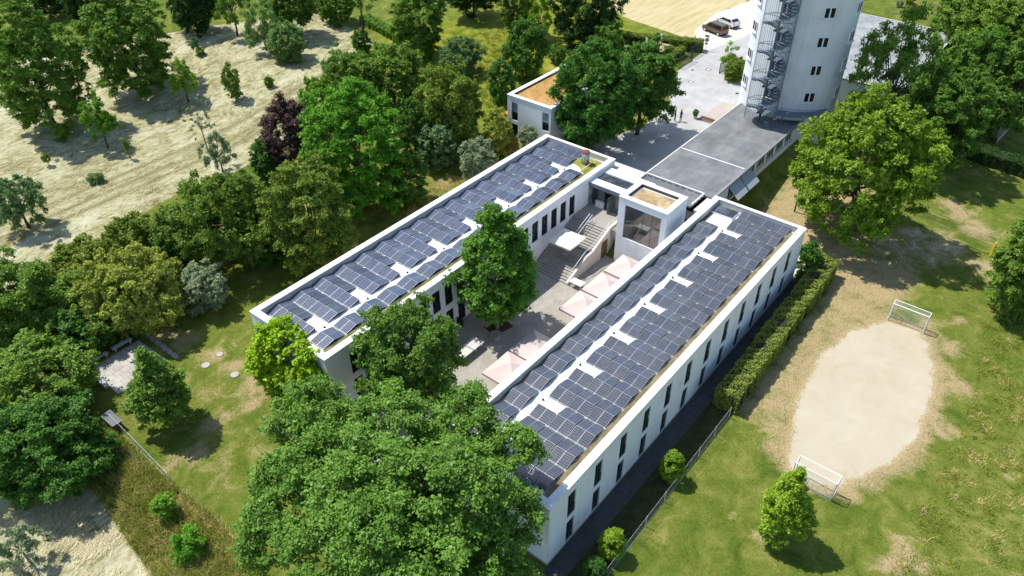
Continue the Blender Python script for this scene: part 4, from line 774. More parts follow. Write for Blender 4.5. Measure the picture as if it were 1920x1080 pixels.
def puffs(R, rz, rc, dens=1.0, hollow=.62, lowcut=-.75, shape='round'):
    """centres and radii of leaf clusters filling a crown of radius R, half-height rz"""
    area = 4*math.pi*((R**3.2*2*rz**1.6)/3*1.0)**(1/2.4) if False else 4*math.pi*(((R*R)**1.6+2*(R*rz)**1.6)/3)**(1/1.6)
    n = int(dens*1.25*area/(math.pi*rc*rc)); d = sph(n*2); d = d[d[:,2] > lowcut][:n]
    ph = RNG.uniform(0, 6.28, 6)
    lump = 1+.10*np.sin(3*np.arctan2(d[:,1],d[:,0])+ph[0]+2*d[:,2])+.09*np.sin(5*np.arctan2(d[:,1],d[:,0])+ph[1]-3*d[:,2])+.07*np.sin(7*d[:,2]+ph[2])
    if hollow > .83: lump = 1+.03*np.sin(5*d[:,0]+ph[3])
    rad = (hollow+(1-hollow)*RNG.random(len(d))**.55)*lump
    rad = np.where(RNG.random(len(d)) < (.14 if hollow < .83 else 0), rad*.7, rad)
    c = d*rad[:,None]*np.array([R-rc*.55, R-rc*.55, rz-rc*.45])
    if shape == 'cone':
        f = np.clip((c[:,2]+rz)/(2*rz), 0, 1); k = (1.12*(1-f)**.75+.12); e = np.hypot(c[:,0],c[:,1])+1e-6; c[:,:2] *= np.minimum(1.25, k*1.05)[:,None]
    r = rc*RNG.uniform(.68, 1.28, len(c)); return c, r, d
def puff_leaves(name, c, r, d, per, ls, flat=.75, cull=None, rag=.72, tri=True):
    """leaves on short sprays that leave each cluster outwards and sideways, plus loose ones between them"""
    P, Nn, S, T = [], [], [], []
    rm = np.mean(r)
    for i in range(len(c)):
        k = max(8, int(per*(r[i]/rm)**2)); ks = int(k*rag); nb = int(RNG.integers(6, 10))
        bd = sph(nb)*np.array([1,1,.75])+d[i]*.55+np.array([0,0,.12]); bd /= np.linalg.norm(bd, axis=1, keepdims=True); bl = r[i]*RNG.uniform(.7, 1.45, nb); bt = RNG.random(nb)
        j = RNG.integers(0, nb, ks); tt = RNG.random(ks)**.7; w = (.30-.16*tt)*r[i]
        p1 = c[i]+bd[j]*(bl[j]*tt)[:,None]*np.array([1,1,flat*1.1])+RNG.normal(size=(ks,3))*w[:,None]*np.array([1,1,.55]); p1[:,2] -= .16*r[i]*tt*tt
        e = sph(k-ks); p2 = c[i]+e*((.3+.65*RNG.random(k-ks))*r[i])[:,None]*np.array([1,1,flat])
        P += [p1, p2]; Nn += [bd[j]*.35+RNG.normal(size=(ks,3))*.50+np.array([0,0,.75]), e*.7+RNG.normal(size=(k-ks,3))*.6+np.array([0,0,.35])]
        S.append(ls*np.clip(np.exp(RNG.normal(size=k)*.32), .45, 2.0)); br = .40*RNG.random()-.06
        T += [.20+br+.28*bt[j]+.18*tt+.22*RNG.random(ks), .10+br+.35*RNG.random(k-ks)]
    P = np.concatenate(P); Nn = np.concatenate(Nn); S = np.concatenate(S); T = np.clip(np.concatenate(T), 0, 1)
    if cull is not None: m = cull(P); P, Nn, S, T = P[m], Nn[m], S[m], T[m]
    return leaf_mesh(name, P, Nn, S, T, tri=tri)
def trunk_mb(h0, R, rz, zc, tips, r0, bend=.3):
    mb = MB(); top = zc+rz*.45; b = RNG.uniform(-bend, bend, 4)
    pts = [(0,0,-.3),(b[0]*.2,b[1]*.2,h0*.5),(b[0]*.5,b[1]*.5,h0+rz*.3),(b[2],b[3],zc),(b[2]*1.3,b[3]*1.2,top)]
    mb.tube(pts, [r0*1.25,r0,r0*.8,r0*.45,r0*.12], 9)
    for i, tp in enumerate(tips):
        f = .25+.6*(i/max(1,len(tips))); s = Vector(pts[2]).lerp(Vector(pts[3]), f); tp = Vector(tp); m = s.lerp(tp,.5)+Vector((0,0,-.08*(tp-s).length+.25))
        mb.tube([tuple(s),tuple(m),tuple(tp)], [r0*.42,r0*.25,r0*.06], 6, 0, False)
    return mb
_veg = {}
FORM = dict(dense=(.72,1.05,.62,-.92,'round'), big=(.66,1.05,.6,-.85,'round'), open=(.8,.42,.55,-.55,'round'), shrub=(.6,1.0,.66,-.95,'round'), thicket=(.55,1.2,.7,-.95,'round'), ball=(.5,1.3,.86,-1,'round'), cone=(.6,1.15,.5,-.9,'cone'), young=(.7,.62,.5,-.7,'round'), sparse=(.6,.26,.4,-.6,'round'), dead=(.45,.07,.4,-.6,'round'), ivy=(.5,.8,.6,-1,'round'), pine=(.8,.5,.5,-.4,'round'), sap=(.5,.8,.5,-.8,'round'))
def crown_mesh(form, R, rz, variant):
    cls = min((.35,1.0,2.4,3.6,4.8,6.4,8.4), key=lambda q: abs(math.log(q/R))); asp = min((.65,1.0,1.5), key=lambda q: abs(math.log(q/(rz/R))))
    key = (form, cls, asp, variant)
    if key not in _veg:
        rcf, dens, hollow, low, shape = FORM[form]
        rc = max(.16, (.30+.105*cls)*rcf*1.15); ls = (.105+.021*cls) if cls > 1.6 else .055+.05*cls
        if form == 'thicket': ls *= .9
        c, r, d = puffs(cls, cls*asp, rc, dens, hollow, low, shape)
        per = 3.1*4*math.pi*rc*rc*.75/(ls*ls*.62*.5)*.26
        per = min(per, 235 if cls > 3 else 150); ls *= 1.10
        me = puff_leaves('crown', c, r, d, per, ls, rag=.15 if form == 'ball' else .72); co = np.empty(len(me.vertices)*3, np.float32); me.vertices.foreach_get('co', co); co = co.reshape(-1,3)
        _veg[key] = (me, float(np.percentile(np.hypot(co[:,0],co[:,1]), 98.0)), float((np.percentile(co[:,2], 99.3)-np.percentile(co[:,2], .7))/2), c)
    return _veg[key]
def place_veg(k, e):
    name, label, cat, mat, form, u, v, g, R, rz, hb = e
    if form == 'FIXED': form = 'dense'
    if form == 'ash': return ash(e)
    g = g_(u, v); t = thing(name, label, cat, (u,v,g), 0)
    me, rn, rzn, c = crown_mesh(form, R, rz, k % 2 if form == 'dense' and 3 < R < 5.6 else 0)
    o = link('crown', me, t, False); zc = hb+rz; o.location = (0,0,zc); o.scale = (R/rn, R/rn, rz/rzn); o.rotation_euler = (0,0,(k*2.399) % 6.283)
    if not me.materials: me.materials.append(None)
    o.material_slots[0].link = 'OBJECT'; o.material_slots[0].material = M['leaf_'+mat]
    nt_ = {'dense':7,'big':11,'open':14,'young':7,'sparse':14,'dead':16,'pine':8,'cone':4}.get(form, 3)
    idx = RNG.choice(len(c), min(nt_, len(c)), False); ro = o.rotation_euler[2]; cs, sn = math.cos(ro), math.sin(ro); tips = [((p[0]*cs-p[1]*sn)*R/rn*.9, (p[0]*sn+p[1]*cs)*R/rn*.9, zc+p[2]*rz/rzn*.9) for p in c[idx]]
    trunk_mb(hb, R, rz, zc, tips, max(.025, .05*R if R > 1 else .035*R), .12*R).build('trunk', 'bark_pale' if form in ('dead','sparse') else 'bark', t, True, False)
    if form == 'sap':
        MB().bar((.15,.1,-.1),(.15,.1,hb+rz*1.6),.03).build('stake','wood',t,False,False)
def ash(e):
    name, label, cat, mat, form, u, v, g, R, rz, hb = e
    t = thing(name, label, cat, (u,v,0)); zc = hb+rz
    C_, R2, D_ = [], [], []
    # several boughs, each carrying its own rounded sub-crown
    for (x,y,z,a) in ((22.74,38.92,8.0,4.05),(24.81,31.88,10.5,3.81),(28.6,27.9,10.2,3.3),(29.2,23.4,10.6,2.2),(16.76,34.24,8.5,3.83),(19.45,28.44,12.0,3.96),(22.58,23.5,12.0,4.1),(25.6,20.9,8.6,2.5),(15.26,28.02,9.0,4.07),(17.64,22.29,10.5,4.22),(22.55,19.86,7.5,3.08),(13.96,34.1,6.0,2.29),(16.82,24.93,13.0,2.99),(20.5,34.5,8.6,3.4),(25.0,27.0,9.5,3.6),(20,27,8.5,5.0)):
        c, r, d = puffs(a*.94, a*.84, .52+.09*a, .95, .6, -.8); C_.append(c+np.array([x-u,y-v,z])); R2.append(r); D_.append(d)
    c = np.concatenate(C_); r = np.concatenate(R2); d = np.concatenate(D_)
    def cull(P):
        X, Y, Z = P[:,0]+u, P[:,1]+v, P[:,2]
        inB = (X > 28.0) & (Y > 19.3) & (Y < 30.9) & (Z < 7.7); roof = (X > 30.5) & (Y > 19) & (Y < 27.5) & (Z < 14)
        return ~inB & ~roof & ~((X > 35) & (Y < 31)) & (Z > 1.2)
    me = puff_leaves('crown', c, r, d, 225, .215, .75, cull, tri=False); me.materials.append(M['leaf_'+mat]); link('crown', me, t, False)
    tips = [tuple(p*np.array([.92,.92,1])) for p in c[RNG.choice(len(c), 60, False)] if not (p[0]+u > 27 and p[1]+v < 31.5)]
    trunk_mb(hb, R, rz, zc, tips, .42, .8).build('trunk', 'bark', t, True, False)
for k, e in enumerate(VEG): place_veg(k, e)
# courtyard tree with its pointed crown
t = thing('courtyard_tree', 'green pointed tree growing from the courtyard bed between the wings', 'tree', (47.63,40.82,0))
c, r, d = puffs(4.5, 7.1, .76, 1.1, .6, -1); f = (c[:,2]+7.1)/14.2; c[:,:2] *= (np.interp(f, [0,.2,.45,.65,.8,1.0], [.95,1.06,1.0,.66,.45,.30]))[:,None]
lo = (c[:,1] < -3.0) & (f < .5); c[lo,1] *= .9
me = puff_leaves('crown', c+np.array([0,0,8.5]), r, d, 215, .26, .8, lambda P: ~((P[:,1]+40.82 > 44.4) & (P[:,2] < 7.4))); me.materials.append(M['leaf_court']); link('crown', me, t, False)
trunk_mb(2.4, 4.3, 6.4, 8.4, [tuple(p*.85+np.array([0,0,8.4])) for p in c[RNG.choice(len(c),12,False)]], .20, .2).build('trunk', 'bark_pale', t, True, False)
# creeper on the near end of the left wing
t = thing('climbing_plant', 'bright yellow-green creeper covering the near end of the left wing', 'climber', (28,50,0))
c, r, d = puffs(4.9, 4.3, .62, 1.25, .82, -1); c[:,0] *= .50; c = c+np.array([27.7,49.6,4.1]); keep = (c[:,2] > .2) & ~((c[:,0] > 28.3) & (c[:,2] < 7.0)); c, r, d = c[keep], r[keep], d[keep]
me = puff_leaves('crown', c, r, d, 210, .27, .85, lambda P: ~((P[:,0] > 28.4) & (P[:,2] < 7.0)) & (P[:,2] > .02)); me.materials.append(M['leaf_vine']); link('foliage', me, t)
mb = MB()
for k in range(9): y = 46+k*.9; mb.tube([(28.1,y,0),(27.9,y+.3,2.5),(27.7,y-.2,5),(28.0,y+.2,7.3)],[.06,.05,.04,.02],6)
mb.build('stem', 'bark', t)
# clipped hedges
def hedge(name, label, path, w, h, mat='hedge', z=None, ls=.19, dens=190, cat='hedge'):
    a, b = path; L = math.dist(a, b); ang = math.atan2(b[1]-a[1], b[0]-a[0]); cx, cy = (a[0]+b[0])/2, (a[1]+b[1])/2; z0 = g_(cx,cy) if z is None else z
    t = thing(name, label, cat, (cx,cy,z0), ang)
    MB().box(-L/2+.15,L/2-.15,-w/2+.15,w/2-.15,-.4,h-.18).build('branches', 'hedge_core', t, False, False)
    n = int(dens*(L*w+2*h*(L+w))); f = RNG.random(n)*(L*w+2*h*(L+w)); p = np.zeros((n,3)); nn = np.zeros((n,3)); rx, ry, rz_ = RNG.uniform(-L/2,L/2,n), RNG.uniform(-w/2,w/2,n), RNG.uniform(0,h,n)
    top = f < L*w; sd_ = (~top) & (f < L*w+2*h*L); en = ~top & ~sd_; sg = np.where(RNG.random(n) < .5, -1, 1)
    p[:] = np.stack([rx,ry,rz_],1); p[top,2] = h; nn[top] = (0,0,1); p[sd_,1] = sg[sd_]*w/2; nn[sd_,1] = sg[sd_]; p[en,0] = sg[en]*L/2; nn[en,0] = sg[en]
    p -= nn*(RNG.random(n)*.22)[:,None]; p += nn*(.16*np.sin(p[:,0]*1.9)*np.sin(p[:,0]*.7+2)+.09*np.sin(p[:,0]*5+p[:,1]*4)+.10*np.sin(p[:,0]*.45+p[:,1]*2))[:,None]
    tint = .42+.45*RNG.random(n)+.22*np.sin(p[:,0]*.8+3*np.sin(p[:,1]*1.5))*top
    me = leaf_mesh('foliage', p, nn+RNG.normal(size=(n,3))*.55, ls*RNG.uniform(.6,1.4,n), tint); me.materials.append(M['leaf_'+mat]); link('foliage', me, t, False)
hedge('long_hedge', 'long clipped hedge between the right wing path and the sports field', ((52.0,16.45),(79.4,17.2)), 2.25, 2.3)
hedge('long_hedge', 'short hedge end curving towards the far corner of the right wing', ((79.0,17.6),(80.6,20.2)), 1.9, 1.3)
hedge('field_hedge', 'hedge along the pale stubble field at the top', ((124.9,58.0),(119.2,71.5)), 1.9, 1.9, 'olive')
hedge('field_hedge', 'hedge continuing the stubble field edge towards the top trees', ((119.0,71.9),(119.5,78)), 1.9, 1.9, 'olive')
hedge('box_hedge', 'low box hedge right of the green-roofed shed', ((115.8,59.7),(121.2,60.0)), 1.2, 1.5)
hedge('box_hedge', 'low box hedge behind the green-roofed shed', ((119.9,60.9),(119.7,65.8)), 1.1, 1.5)
hedge('box_hedge', 'low box hedge left of the green-roofed shed', ((119.0,66.2),(112,64.6)), 1.0, 1.5)
hedge('gate_hedge', 'dark hedge block beside the tower driveway', ((116.0,48.0),(121.6,49.6)), 2.2, 1.7)
hedge('grass_hedge', 'green hedge strip beside the pine at the top', ((98,116),(94.5,101.5)), 2.2, 1.4, 'bright')
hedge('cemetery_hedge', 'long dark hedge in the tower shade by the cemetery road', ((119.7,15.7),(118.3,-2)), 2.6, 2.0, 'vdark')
hedge('garden_hedge', 'hedge behind the small house', ((86.5,71),(93.2,70)), 1.4, 1.6, 'olive')
hedge('grave_hedge', 'low clipped hedge behind the graves at the top right', ((184,36),(176.5,28.8)), 1.2, 1.4)
hedge('grave_hedge', 'hedge along the cemetery road at the right edge', ((133,8.0),(142,7.0)), 1.0, 1.0, 'bright')
# rough grass, cut hay and weeds
def blades(name, label, n, fn, mat, h0, h1, w0, flat=0, cat='grass'):
    u, v = fn(n); n = len(u); z = G(u, v); a = RNG.uniform(0, 6.283, n); hh = RNG.uniform(h0, h1, n); ww = RNG.uniform(.6,1.4,n)*w0
    if flat: a = .25+1.1*np.sin(u*.33+1.5*np.sin(v*.29))*np.cos(v*.21)+RNG.normal(size=n)*.45
    dx, dy = np.cos(a), np.sin(a); px, py = -dy*ww, dx*ww; lean = hh*(RNG.uniform(.2,.8,n) if not flat else .96); up = hh*(.9 if not flat else .10)*RNG.random(n)+.02
    b = np.stack([u,v,z+.01+(RNG.random(n)*.10 if flat else 0)],1); tp = b+np.stack([dx*lean,dy*lean,up],1); md = (b+tp)/2+np.stack([0*u,0*u,up*.25],1); s = np.stack([px,py,0*px],1)
    V = np.stack([b-s*1.2, b+s*1.2, tp],1).reshape(-1,3); me = quad_mesh(name, V, np.repeat(RNG.random(n),3), 3); me.materials.append(M['leaf_'+mat]); o = link(name, me); o['kind'] = 'stuff'; tag(o, label, cat)
def in_poly(P, box, tuft=0):
    def fn(n):
        u = RNG.uniform(box[0],box[1],n); v = RNG.uniform(box[2],box[3],n)
        if tuft: k = RNG.integers(0, max(1,n//tuft), n); cu = RNG.uniform(box[0],box[1],max(1,n//tuft)); cv = RNG.uniform(box[2],box[3],max(1,n//tuft)); sg = .12+.25*RNG.random(len(cu)); u = cu[k]+RNG.normal(size=n)*sg[k]; v = cv[k]+RNG.normal(size=n)*sg[k]
        m = poly_sd(P,u,v) > 0; return u[m], v[m]
    return fn
def drifts(fn):
    def g(n):
        u, v = fn(n); w = np.sin(u*.9+2.2*np.sin(v*.37+.5)+1.2*np.sin(v*.9))+.8*np.sin(v*1.3+1.7*np.sin(u*.5))+.5*np.sin(u*2.3-v*1.1); m = w+.5*RNG.normal(size=len(u)) > .35; return u[m], v[m]
    return g
blades('cut_hay', 'pale cut hay lying in swirls on the lower left meadow', 80000, drifts(in_poly(HAY2,(-6,11,30,66))), 'straw', .35, .95, .018, 1, 'hay')
blades('cut_hay', 'pale cut hay lying over the orchard field', 60000, drifts(in_poly(HAY,(5,96,84,150))), 'straw', .5, 1.3, .022, 1, 'hay')
blades('rough_grass', 'long dry grass on the slope below the lawn fence', 20000, in_poly(EMB,(7,15,32,60),26), 'drygrass', .4, 1.2, .02)
blades('weeds', 'green weeds on the slope below the lawn fence', 60000, in_poly(EMB,(7,15,32,60),40), 'grass', .35, 1.0, .03, 0, 'weeds')
ROUGH = [(38,-1.5),(52,-1.5),(62,-2),(72,-1),(82,0.5),(86,-2),(84,-14),(60,-24),(40,-20)]
blades('rough_grass', 'tall uncut grass along the right edge of the sports lawn', 60000, in_poly(ROUGH,(38,86,-22,1),36), 'grass', .15, .5, .022)
blades('rough_grass', 'dry tufts in the uncut grass at the lower right', 6000, in_poly(ROUGH,(38,86,-22,1),40), 'drygrass', .25, .7, .02)
BELTG = [(14,60),(30,57.5),(48,58.5),(62,60),(74,60.5),(76,64),(66,68),(58,66),(48,67),(40,66),(32,70),(26,70),(22,72),(14,72)]
MEAD = [(82,70),(92,86),(100,98),(112,92),(108,84),(102,76),(94,70)]
blades('meadow_grass', 'tall yellow-green meadow grass above the small house', 50000, in_poly(MEAD,(80,114,68,98),24), 'grass', .3, .8, .03)
STRIP = [(55,62),(60,66.5),(66,64.5),(68,60.5),(60,60.5)]
blades('rough_grass', 'blond uncut grass edge beside the left wing lawn', 9000, in_poly(STRIP,(50,69,60,67),30), 'drygrass', .3, .8, .02)
def lawn_fn(n):
    u = RNG.uniform(28,90,n); v = RNG.uniform(-6,15.2,n); m = (poly_sd(SAND,u,v) < -.4) & (poly_sd(VOL,u,v) < 0); return u[m], v[m]
blades('lawn_grass', 'short worn lawn grass around the sand pitch', 50000, lawn_fn, 'grass', .06, .14, .02)
def lawn2_fn(n):
    u = RNG.uniform(14.5,50,n); v = RNG.uniform(45,72,n); m = (poly_sd(BELTG,u,v) > 0) | ((u < 27) & (v < 62)); return u[m], v[m]
blades('lawn_grass', 'short lawn grass left of the left wing', 40000, lawn2_fn, 'grass', .06, .15, .02)
# ---------------------------------------------------------------- sports field and fences
def goal(label, u0, u1, v0, v1, h, front):
    t = thing('football_goal', label, 'goal', (front,(v0+v1)/2,0), 0, 'white goals on the sand pitch'); r = .055; b = u1 if front == u0 else u0
    for v in (v0,v1): MB().bar((front,v,0),(front,v,h),r).build('post','white_paint',t); MB().bar((b,v,0),(b,v,h-.02),.035).build('rear_post','steel',t); MB().bar((front,v,h-.01),(b,v,h-.02),.04).build('top_arm','white_paint',t); MB().bar((front,v,.03),(b,v,.03),.035).build('ground_bar','steel',t)
    MB().bar((front,v0,h),(front,v1,h),r).build('crossbar','white_paint',t); MB().bar((b,v0,h-.02),(b,v1,h-.02),.035).build('rear_bar','white_paint',t); MB().bar((b,v0,.04),(b,v1,.04),.03).build('ground_bar','steel',t)
    n = MB()
    for k in range(26): v = v0+(v1-v0)*k/25; n.box(b-.003,b+.003,v-.005,v+.005,.05,h-.03)
    for k in range(16): z = .1+(h-.15)*k/15; n.box(b-.003,b+.003,v0,v1,z-.005,z+.005)
    for v in (v0,v1):
        for k in range(7): x = min(front,b)+abs(b-front)*k/6; n.box(x-.004,x+.004,v-.003,v+.003,.05,h-.03)
        for k in range(16): z = .1+(h-.15)*k/15; n.box(min(front,b),max(front,b),v-.003,v+.003,z-.004,z+.004)
    for k in range(22): v = v0+(v1-v0)*k/21; n.box(min(front,b),max(front,b),v-.004,v+.004,h-.012,h-.006)
    n.build('net','white_paint',t)
goal('white goal at the far end of the sand pitch', 75.1, 75.95, 5.06, 8.69, 2.29, 75.1); goal('white goal at the near end of the sand pitch behind the young tree', 48.12, 49.1, 4.6, 8.17, 2.29, 49.1)
t = thing('volleyball_net', 'volleyball net between yellow padded posts beside the big maple', 'net', (95.4,8.8,0)); pa, pb = (96.0,14.7), (94.75,2.96)
for i, (x,y) in enumerate((pa,pb)):
    z = g_(x,y); MB().tube([(x,y,z),(x,y,z+2.75)],.06,10).build('post','alu',t); MB().tube([(x,y,z+.1),(x,y,z+2.0)],.17,12).build('padding','yellow_paint',t)
def lp(f, z): return (pa[0]+(pb[0]-pa[0])*f, pa[1]+(pb[1]-pa[1])*f, z)
nm = MB()
for k in range(90): nm.bar(lp(.02+.96*k/89,1.65),lp(.02+.96*k/89,2.6),.004)
for k in range(9): nm.bar(lp(.02,1.7+.1*k),lp(.98,1.7+.1*k),.004)
nm.build('mesh','black',t); MB().bar(lp(.01,2.62),lp(.99,2.62),.022).build('top_band','canvas_rose',t); MB().bar(lp(.01,1.63),lp(.99,1.63),.018).build('bottom_band','canvas_rose',t)
def wire_fence(label, a, b, h, step, mat='steel', cell=.10, wr=.006):
    t = thing('wire_fence', label, 'fence', (a[0],a[1],0)); L = math.dist(a,b); d = ((b[0]-a[0])/L,(b[1]-a[1])/L); P = lambda s, z: (a[0]+d[0]*s, a[1]+d[1]*s, g_(a[0]+d[0]*s,a[1]+d[1]*s)+z)
    k = int(L/step)
    for i in range(k+1): s = L*i/k; MB().bar(P(s,-.1),P(s,h+.06),.03).build('post',mat,t)
    m = MB(); nx, ny = -d[1]*.002, d[0]*.002; s = -h
    def rib(p, q, w):
        m.add([(p[0],p[1],p[2]-w),(q[0],q[1],q[2]-w),(q[0],q[1],q[2]+w),(p[0],p[1],p[2]+w)],[(0,1,2,3)])
    while s < L:
        for sg in (1,-1):
            s0, s1 = (s, s+h); z0, z1 = (0,h) if sg == 1 else (h,0)
            if s0 < 0: z0 += (z1-z0)*(-s0)/h; s0 = 0
            if s1 > L: z1 = z0+(z1-z0)*(L-s0)/(s1-s0); s1 = L
            if s1 > s0: rib(P(s0,z0),P(s1,z1),wr)
        s += cell
    m.build('wire_mesh',mat,t); tb = MB()
    for z in (.05,h): tb.bar(P(0,z),P(L,z),.009)
    tb.build('tension_wire',mat,t)
wire_fence('wire mesh fence on posts between the right wing path and the lawn', (24,15.35), (51.4,15.6), 1.35, 2.85, 'alu', .12, .005)
wire_fence('bright metal mesh fence along the slope at the lower left lawn', (14.7,60.6), (14.3,50.0), 1.1, 2.4, 'alu', .08, .010)
t = thing('lamp_post', 'dark street lamp behind the far end of the right wing', 'lamp post', (88.2,24.95,g_(88.2,24.95))); z = g_(88.2,24.95)
MB().tube([(88.2,24.95,z),(88.2,24.95,z+5.0)],[.10,.075],12).build('pole','alu_dark',t,True); MB().tube([(88.2,24.95,z+5.0),(88.2,24.95,z+5.08),(88.2,24.95,z+5.5)],[.10,.28,.32],14).build('lantern','alu_dark',t); MB().tube([(88.2,24.95,z+5.5),(88.2,24.95,z+5.6)],[.40,.1],14).build('hood','alu_dark',t)
# benches, slabs and covers on the left lawn
def bench(label, x0, x1, y0, y1):
    t = thing('stone_bench', label, 'bench', ((x0+x1)/2,(y0+y1)/2,0), 0, 'pale benches round the paved corner'); MB().box(x0,x1,y0,y1,.42,.52).build('seat','concrete_light',t); a = x1-x0 > y1-y0
    for f in (.12,.88):
        if a: x = x0+(x1-x0)*f; MB().box(x-.09,x+.09,y0+.04,y1-.04,0,.42).build('leg','concrete',t)
        else: y = y0+(y1-y0)*f; MB().box(x0+.04,x1-.04,y-.09,y+.09,0,.42).build('leg','concrete',t)
bench('pale bench right behind the paved corner', 19.75,21.9,69.15,69.6); bench('pale bench in the shade left behind the paved corner', 17.3,19.2,69.15,69.55); bench('pale bench on the near side of the paved corner', 16.45,16.9,64.7,67.0)
t = thing('stone_row', 'row of flat grey stones set in the left lawn', 'stones', (23.5,66.4,0))
for k in range(6):
    y = 63.4+k*1.06; a = rnd.uniform(-.08,.08); MB().prism([(23.15+a,y),(23.62+a,y+.05),(23.72+a+rnd.uniform(-.05,.05),y+.98),(23.22+a+rnd.uniform(-.05,.05),y+.93)],-.1,.09+rnd.uniform(0,.05)).build('stone','stone',t)
for i,(x,y,l) in enumerate(((24.64,60.2,'round concrete cover in the lawn nearest the row of stones'),(25.66,56.74,'round concrete cover in the lawn near the creeper'),(26.47,60.47,'small concrete cover in the lawn, farthest of three'))): tag(MB().tube([(x,y,-.1),(x,y,.07)],.42-.08*(i == 2),18).build('cover','concrete'),l,'cover','covers in the left lawn')
t = thing('compost_shed', 'low dark flat-topped box at the shaded end of the lower left fence', 'box', (14.6,60,0)); MB().box(14.2,15.0,58.8,60.8,-.8,.95).build('wall','wood_brown',t); MB().box(14.1,15.1,58.7,60.9,.95,1.02).build('roof','bitumen_dark',t)
# ---------------------------------------------------------------- plaza and driveway
def flag(label, x, y, h, cloth=True):
    t = thing('flagpole', label, 'flagpole', (x,y,3.1), 0, 'white poles by the driveway'); MB().tube([(x,y,3.0),(x,y,3.1+h)],[.06,.04],8).build('pole','white_paint',t)
    if cloth: MB().add([(x,y-.03,3.1+h*.97),(x-.15,y-.55,3.1+h*.95),(x-.1,y-.42,3.1+h*.3),(x,y-.03,3.1+h*.3),(x+.03,y-.03,3.1+h*.97),(x-.12,y-.55,3.1+h*.95),(x-.07,y-.42,3.1+h*.3),(x+.03,y-.03,3.1+h*.3)],[(0,1,2,3),(7,6,5,4),(0,4,5,1),(1,5,6,2),(2,6,7,3)]).build('banner','white_paint',t)
flag('white banner pole left of the green-roofed shed', 116.9,65.1,3.3); flag('white banner pole nearest the stubble field hedge', 118.6,63.3,4.0); flag('slim pole standing behind the small house', 105,71.6,3.0,False)
t = thing('garden_shed', 'low shed with an orange sedum roof between box hedges', 'shed', (114.5,62.2,3.1)); MB().box(110.8,118.3,60.9,63.6,2.9,5.2).build('wall','frame_dark',t); MB().box(110.5,118.6,60.7,63.9,5.2,5.35).build('roof','sedum_hall',t)
def gate(label, a, b, h):
    t = thing('driveway_gate', label, 'gate', (a[0],a[1],3.1), 0, 'dark metal gates at the driveway'); L = math.dist(a,b); d = ((b[0]-a[0])/L,(b[1]-a[1])/L); P = lambda s, z: (a[0]+d[0]*s, a[1]+d[1]*s, 3.1+z)
    f = MB().bar(P(0,h),P(L,h),.05).bar(P(0,.1),P(L,.1),.05).bar(P(0,0),P(0,h),.06).bar(P(L,0),P(L,h),.06); f.build('gate_frame','alu_dark',t)
    k = int(L/.11)
    for i in range(1,k): MB().bar(P(L*i/k,.1),P(L*i/k,h),.016).build('bar','alu_dark',t)
gate('dark sliding gate nearer the plaza trees', (115.2,57.25),(119.7,57.15),1.9); gate('dark gate leaf in front of the hedge by the sign', (120.6,58.0),(123.2,57.9),1.9); gate('small dark gate wing beside the tower driveway hedge', (117.6,51.0),(120.4,50.9),1.7)
t = thing('traffic_sign', 'post with round and small plates at the driveway mouth', 'sign', (125.3,57.6,3.1)); MB().tube([(125.3,57.6,3.0),(125.3,57.6,5.9)],.035,8).build('pole','steel',t)
for z, r in ((5.1,.36),): MB().tube([(125.26,57.58,z),(125.22,57.56,z)],r,20).build('round_plate','steel_blue',t)
MB().box(125.2,125.24,57.2,58.0,5.6,5.95).build('plate','steel_blue',t); MB().box(125.2,125.24,57.35,57.85,4.3,4.6).build('plate','steel_blue',t)
for x,y,r,l in ((111.7,53,.45,'round manhole cover on the plaza nearest the plaza trees'),(118.05,53.2,.5,'pale manhole cover in the middle of the driveway'),(116.2,55.2,.28,'small dark drain by the sliding gate'),(112.2,45.1,.3,'small dark drain by the tower')):
    t = thing('manhole_cover', l, 'manhole', (x,y,3.12)); MB().tube([(x,y,3.1),(x,y,3.124)],r,20).build('frame_ring','alu_dark',t); MB().tube([(x,y,3.11),(x,y,3.128)],r*.72,20).build('lid','concrete_light' if r > .4 else 'alu_dark',t)
t = thing('plant_pot', 'clipped bush in a light pot on the plaza before the steps', 'plant pot', (100.1,46,3.118)); MB().tube([(100.1,46,3.118),(100.1,46,3.6)],[.22,.32],14).build('pot','concrete',t)
c, r, d = puffs(.42,.5,.16,1.3,.8,-1); me = puff_leaves('foliage', c+np.array([100.1,46,4.05]), r, d, 60, .10); me.materials.append(M['leaf_dkgreen']); link('foliage', me, t)
# graves
for i,(x,y,kx,l) in enumerate(((166,37.5,0,'dark gravestone with pale flowers, leftmost at the top right'),(172.5,36,1,'tall dark gravestone second from left'),(176,33.2,0,'grey gravestone behind the red bush'),(170,31.8,1,'dark low gravestone nearest the light path'),(175.5,30.2,0,'gravestone beside the purple bush'))):
    t = thing('grave', l, 'grave', (x,y,2.0)); MB().box(x-1.3,x+.2,y-.5,y+.5,1.9,2.25).build('border','concrete_light',t); MB().box(x-1.15,x+.05,y-.38,y+.38,2.2,2.32).build('bed','red_flowers' if kx else 'soil',t); MB().box(x+.1,x+.35,y-.55,y+.55,2.1,3.25).build('headstone','gravestone',t)
for i,(x,y,R,m,l) in enumerate(((169,35,.9,'redleaf','red bush among the graves'),(171.5,30.6,1.2,'purple','purple bush beside the light cemetery path'),(166.5,33.6,1.3,'vdark','dark round bush before the graves'),(174,37.5,1.0,'bamboo','yellow-green bush among the graves'),(170.5,38.5,.8,'silver','whitish bush among the graves'))): place_veg(i, ('grave_shrub',l,'shrub',m,'shrub',x,y,2.0,R,R*.8,.02))
t = thing('kerb_wall', 'low stone wall beside the cemetery road', 'wall', (135,12.2,0))
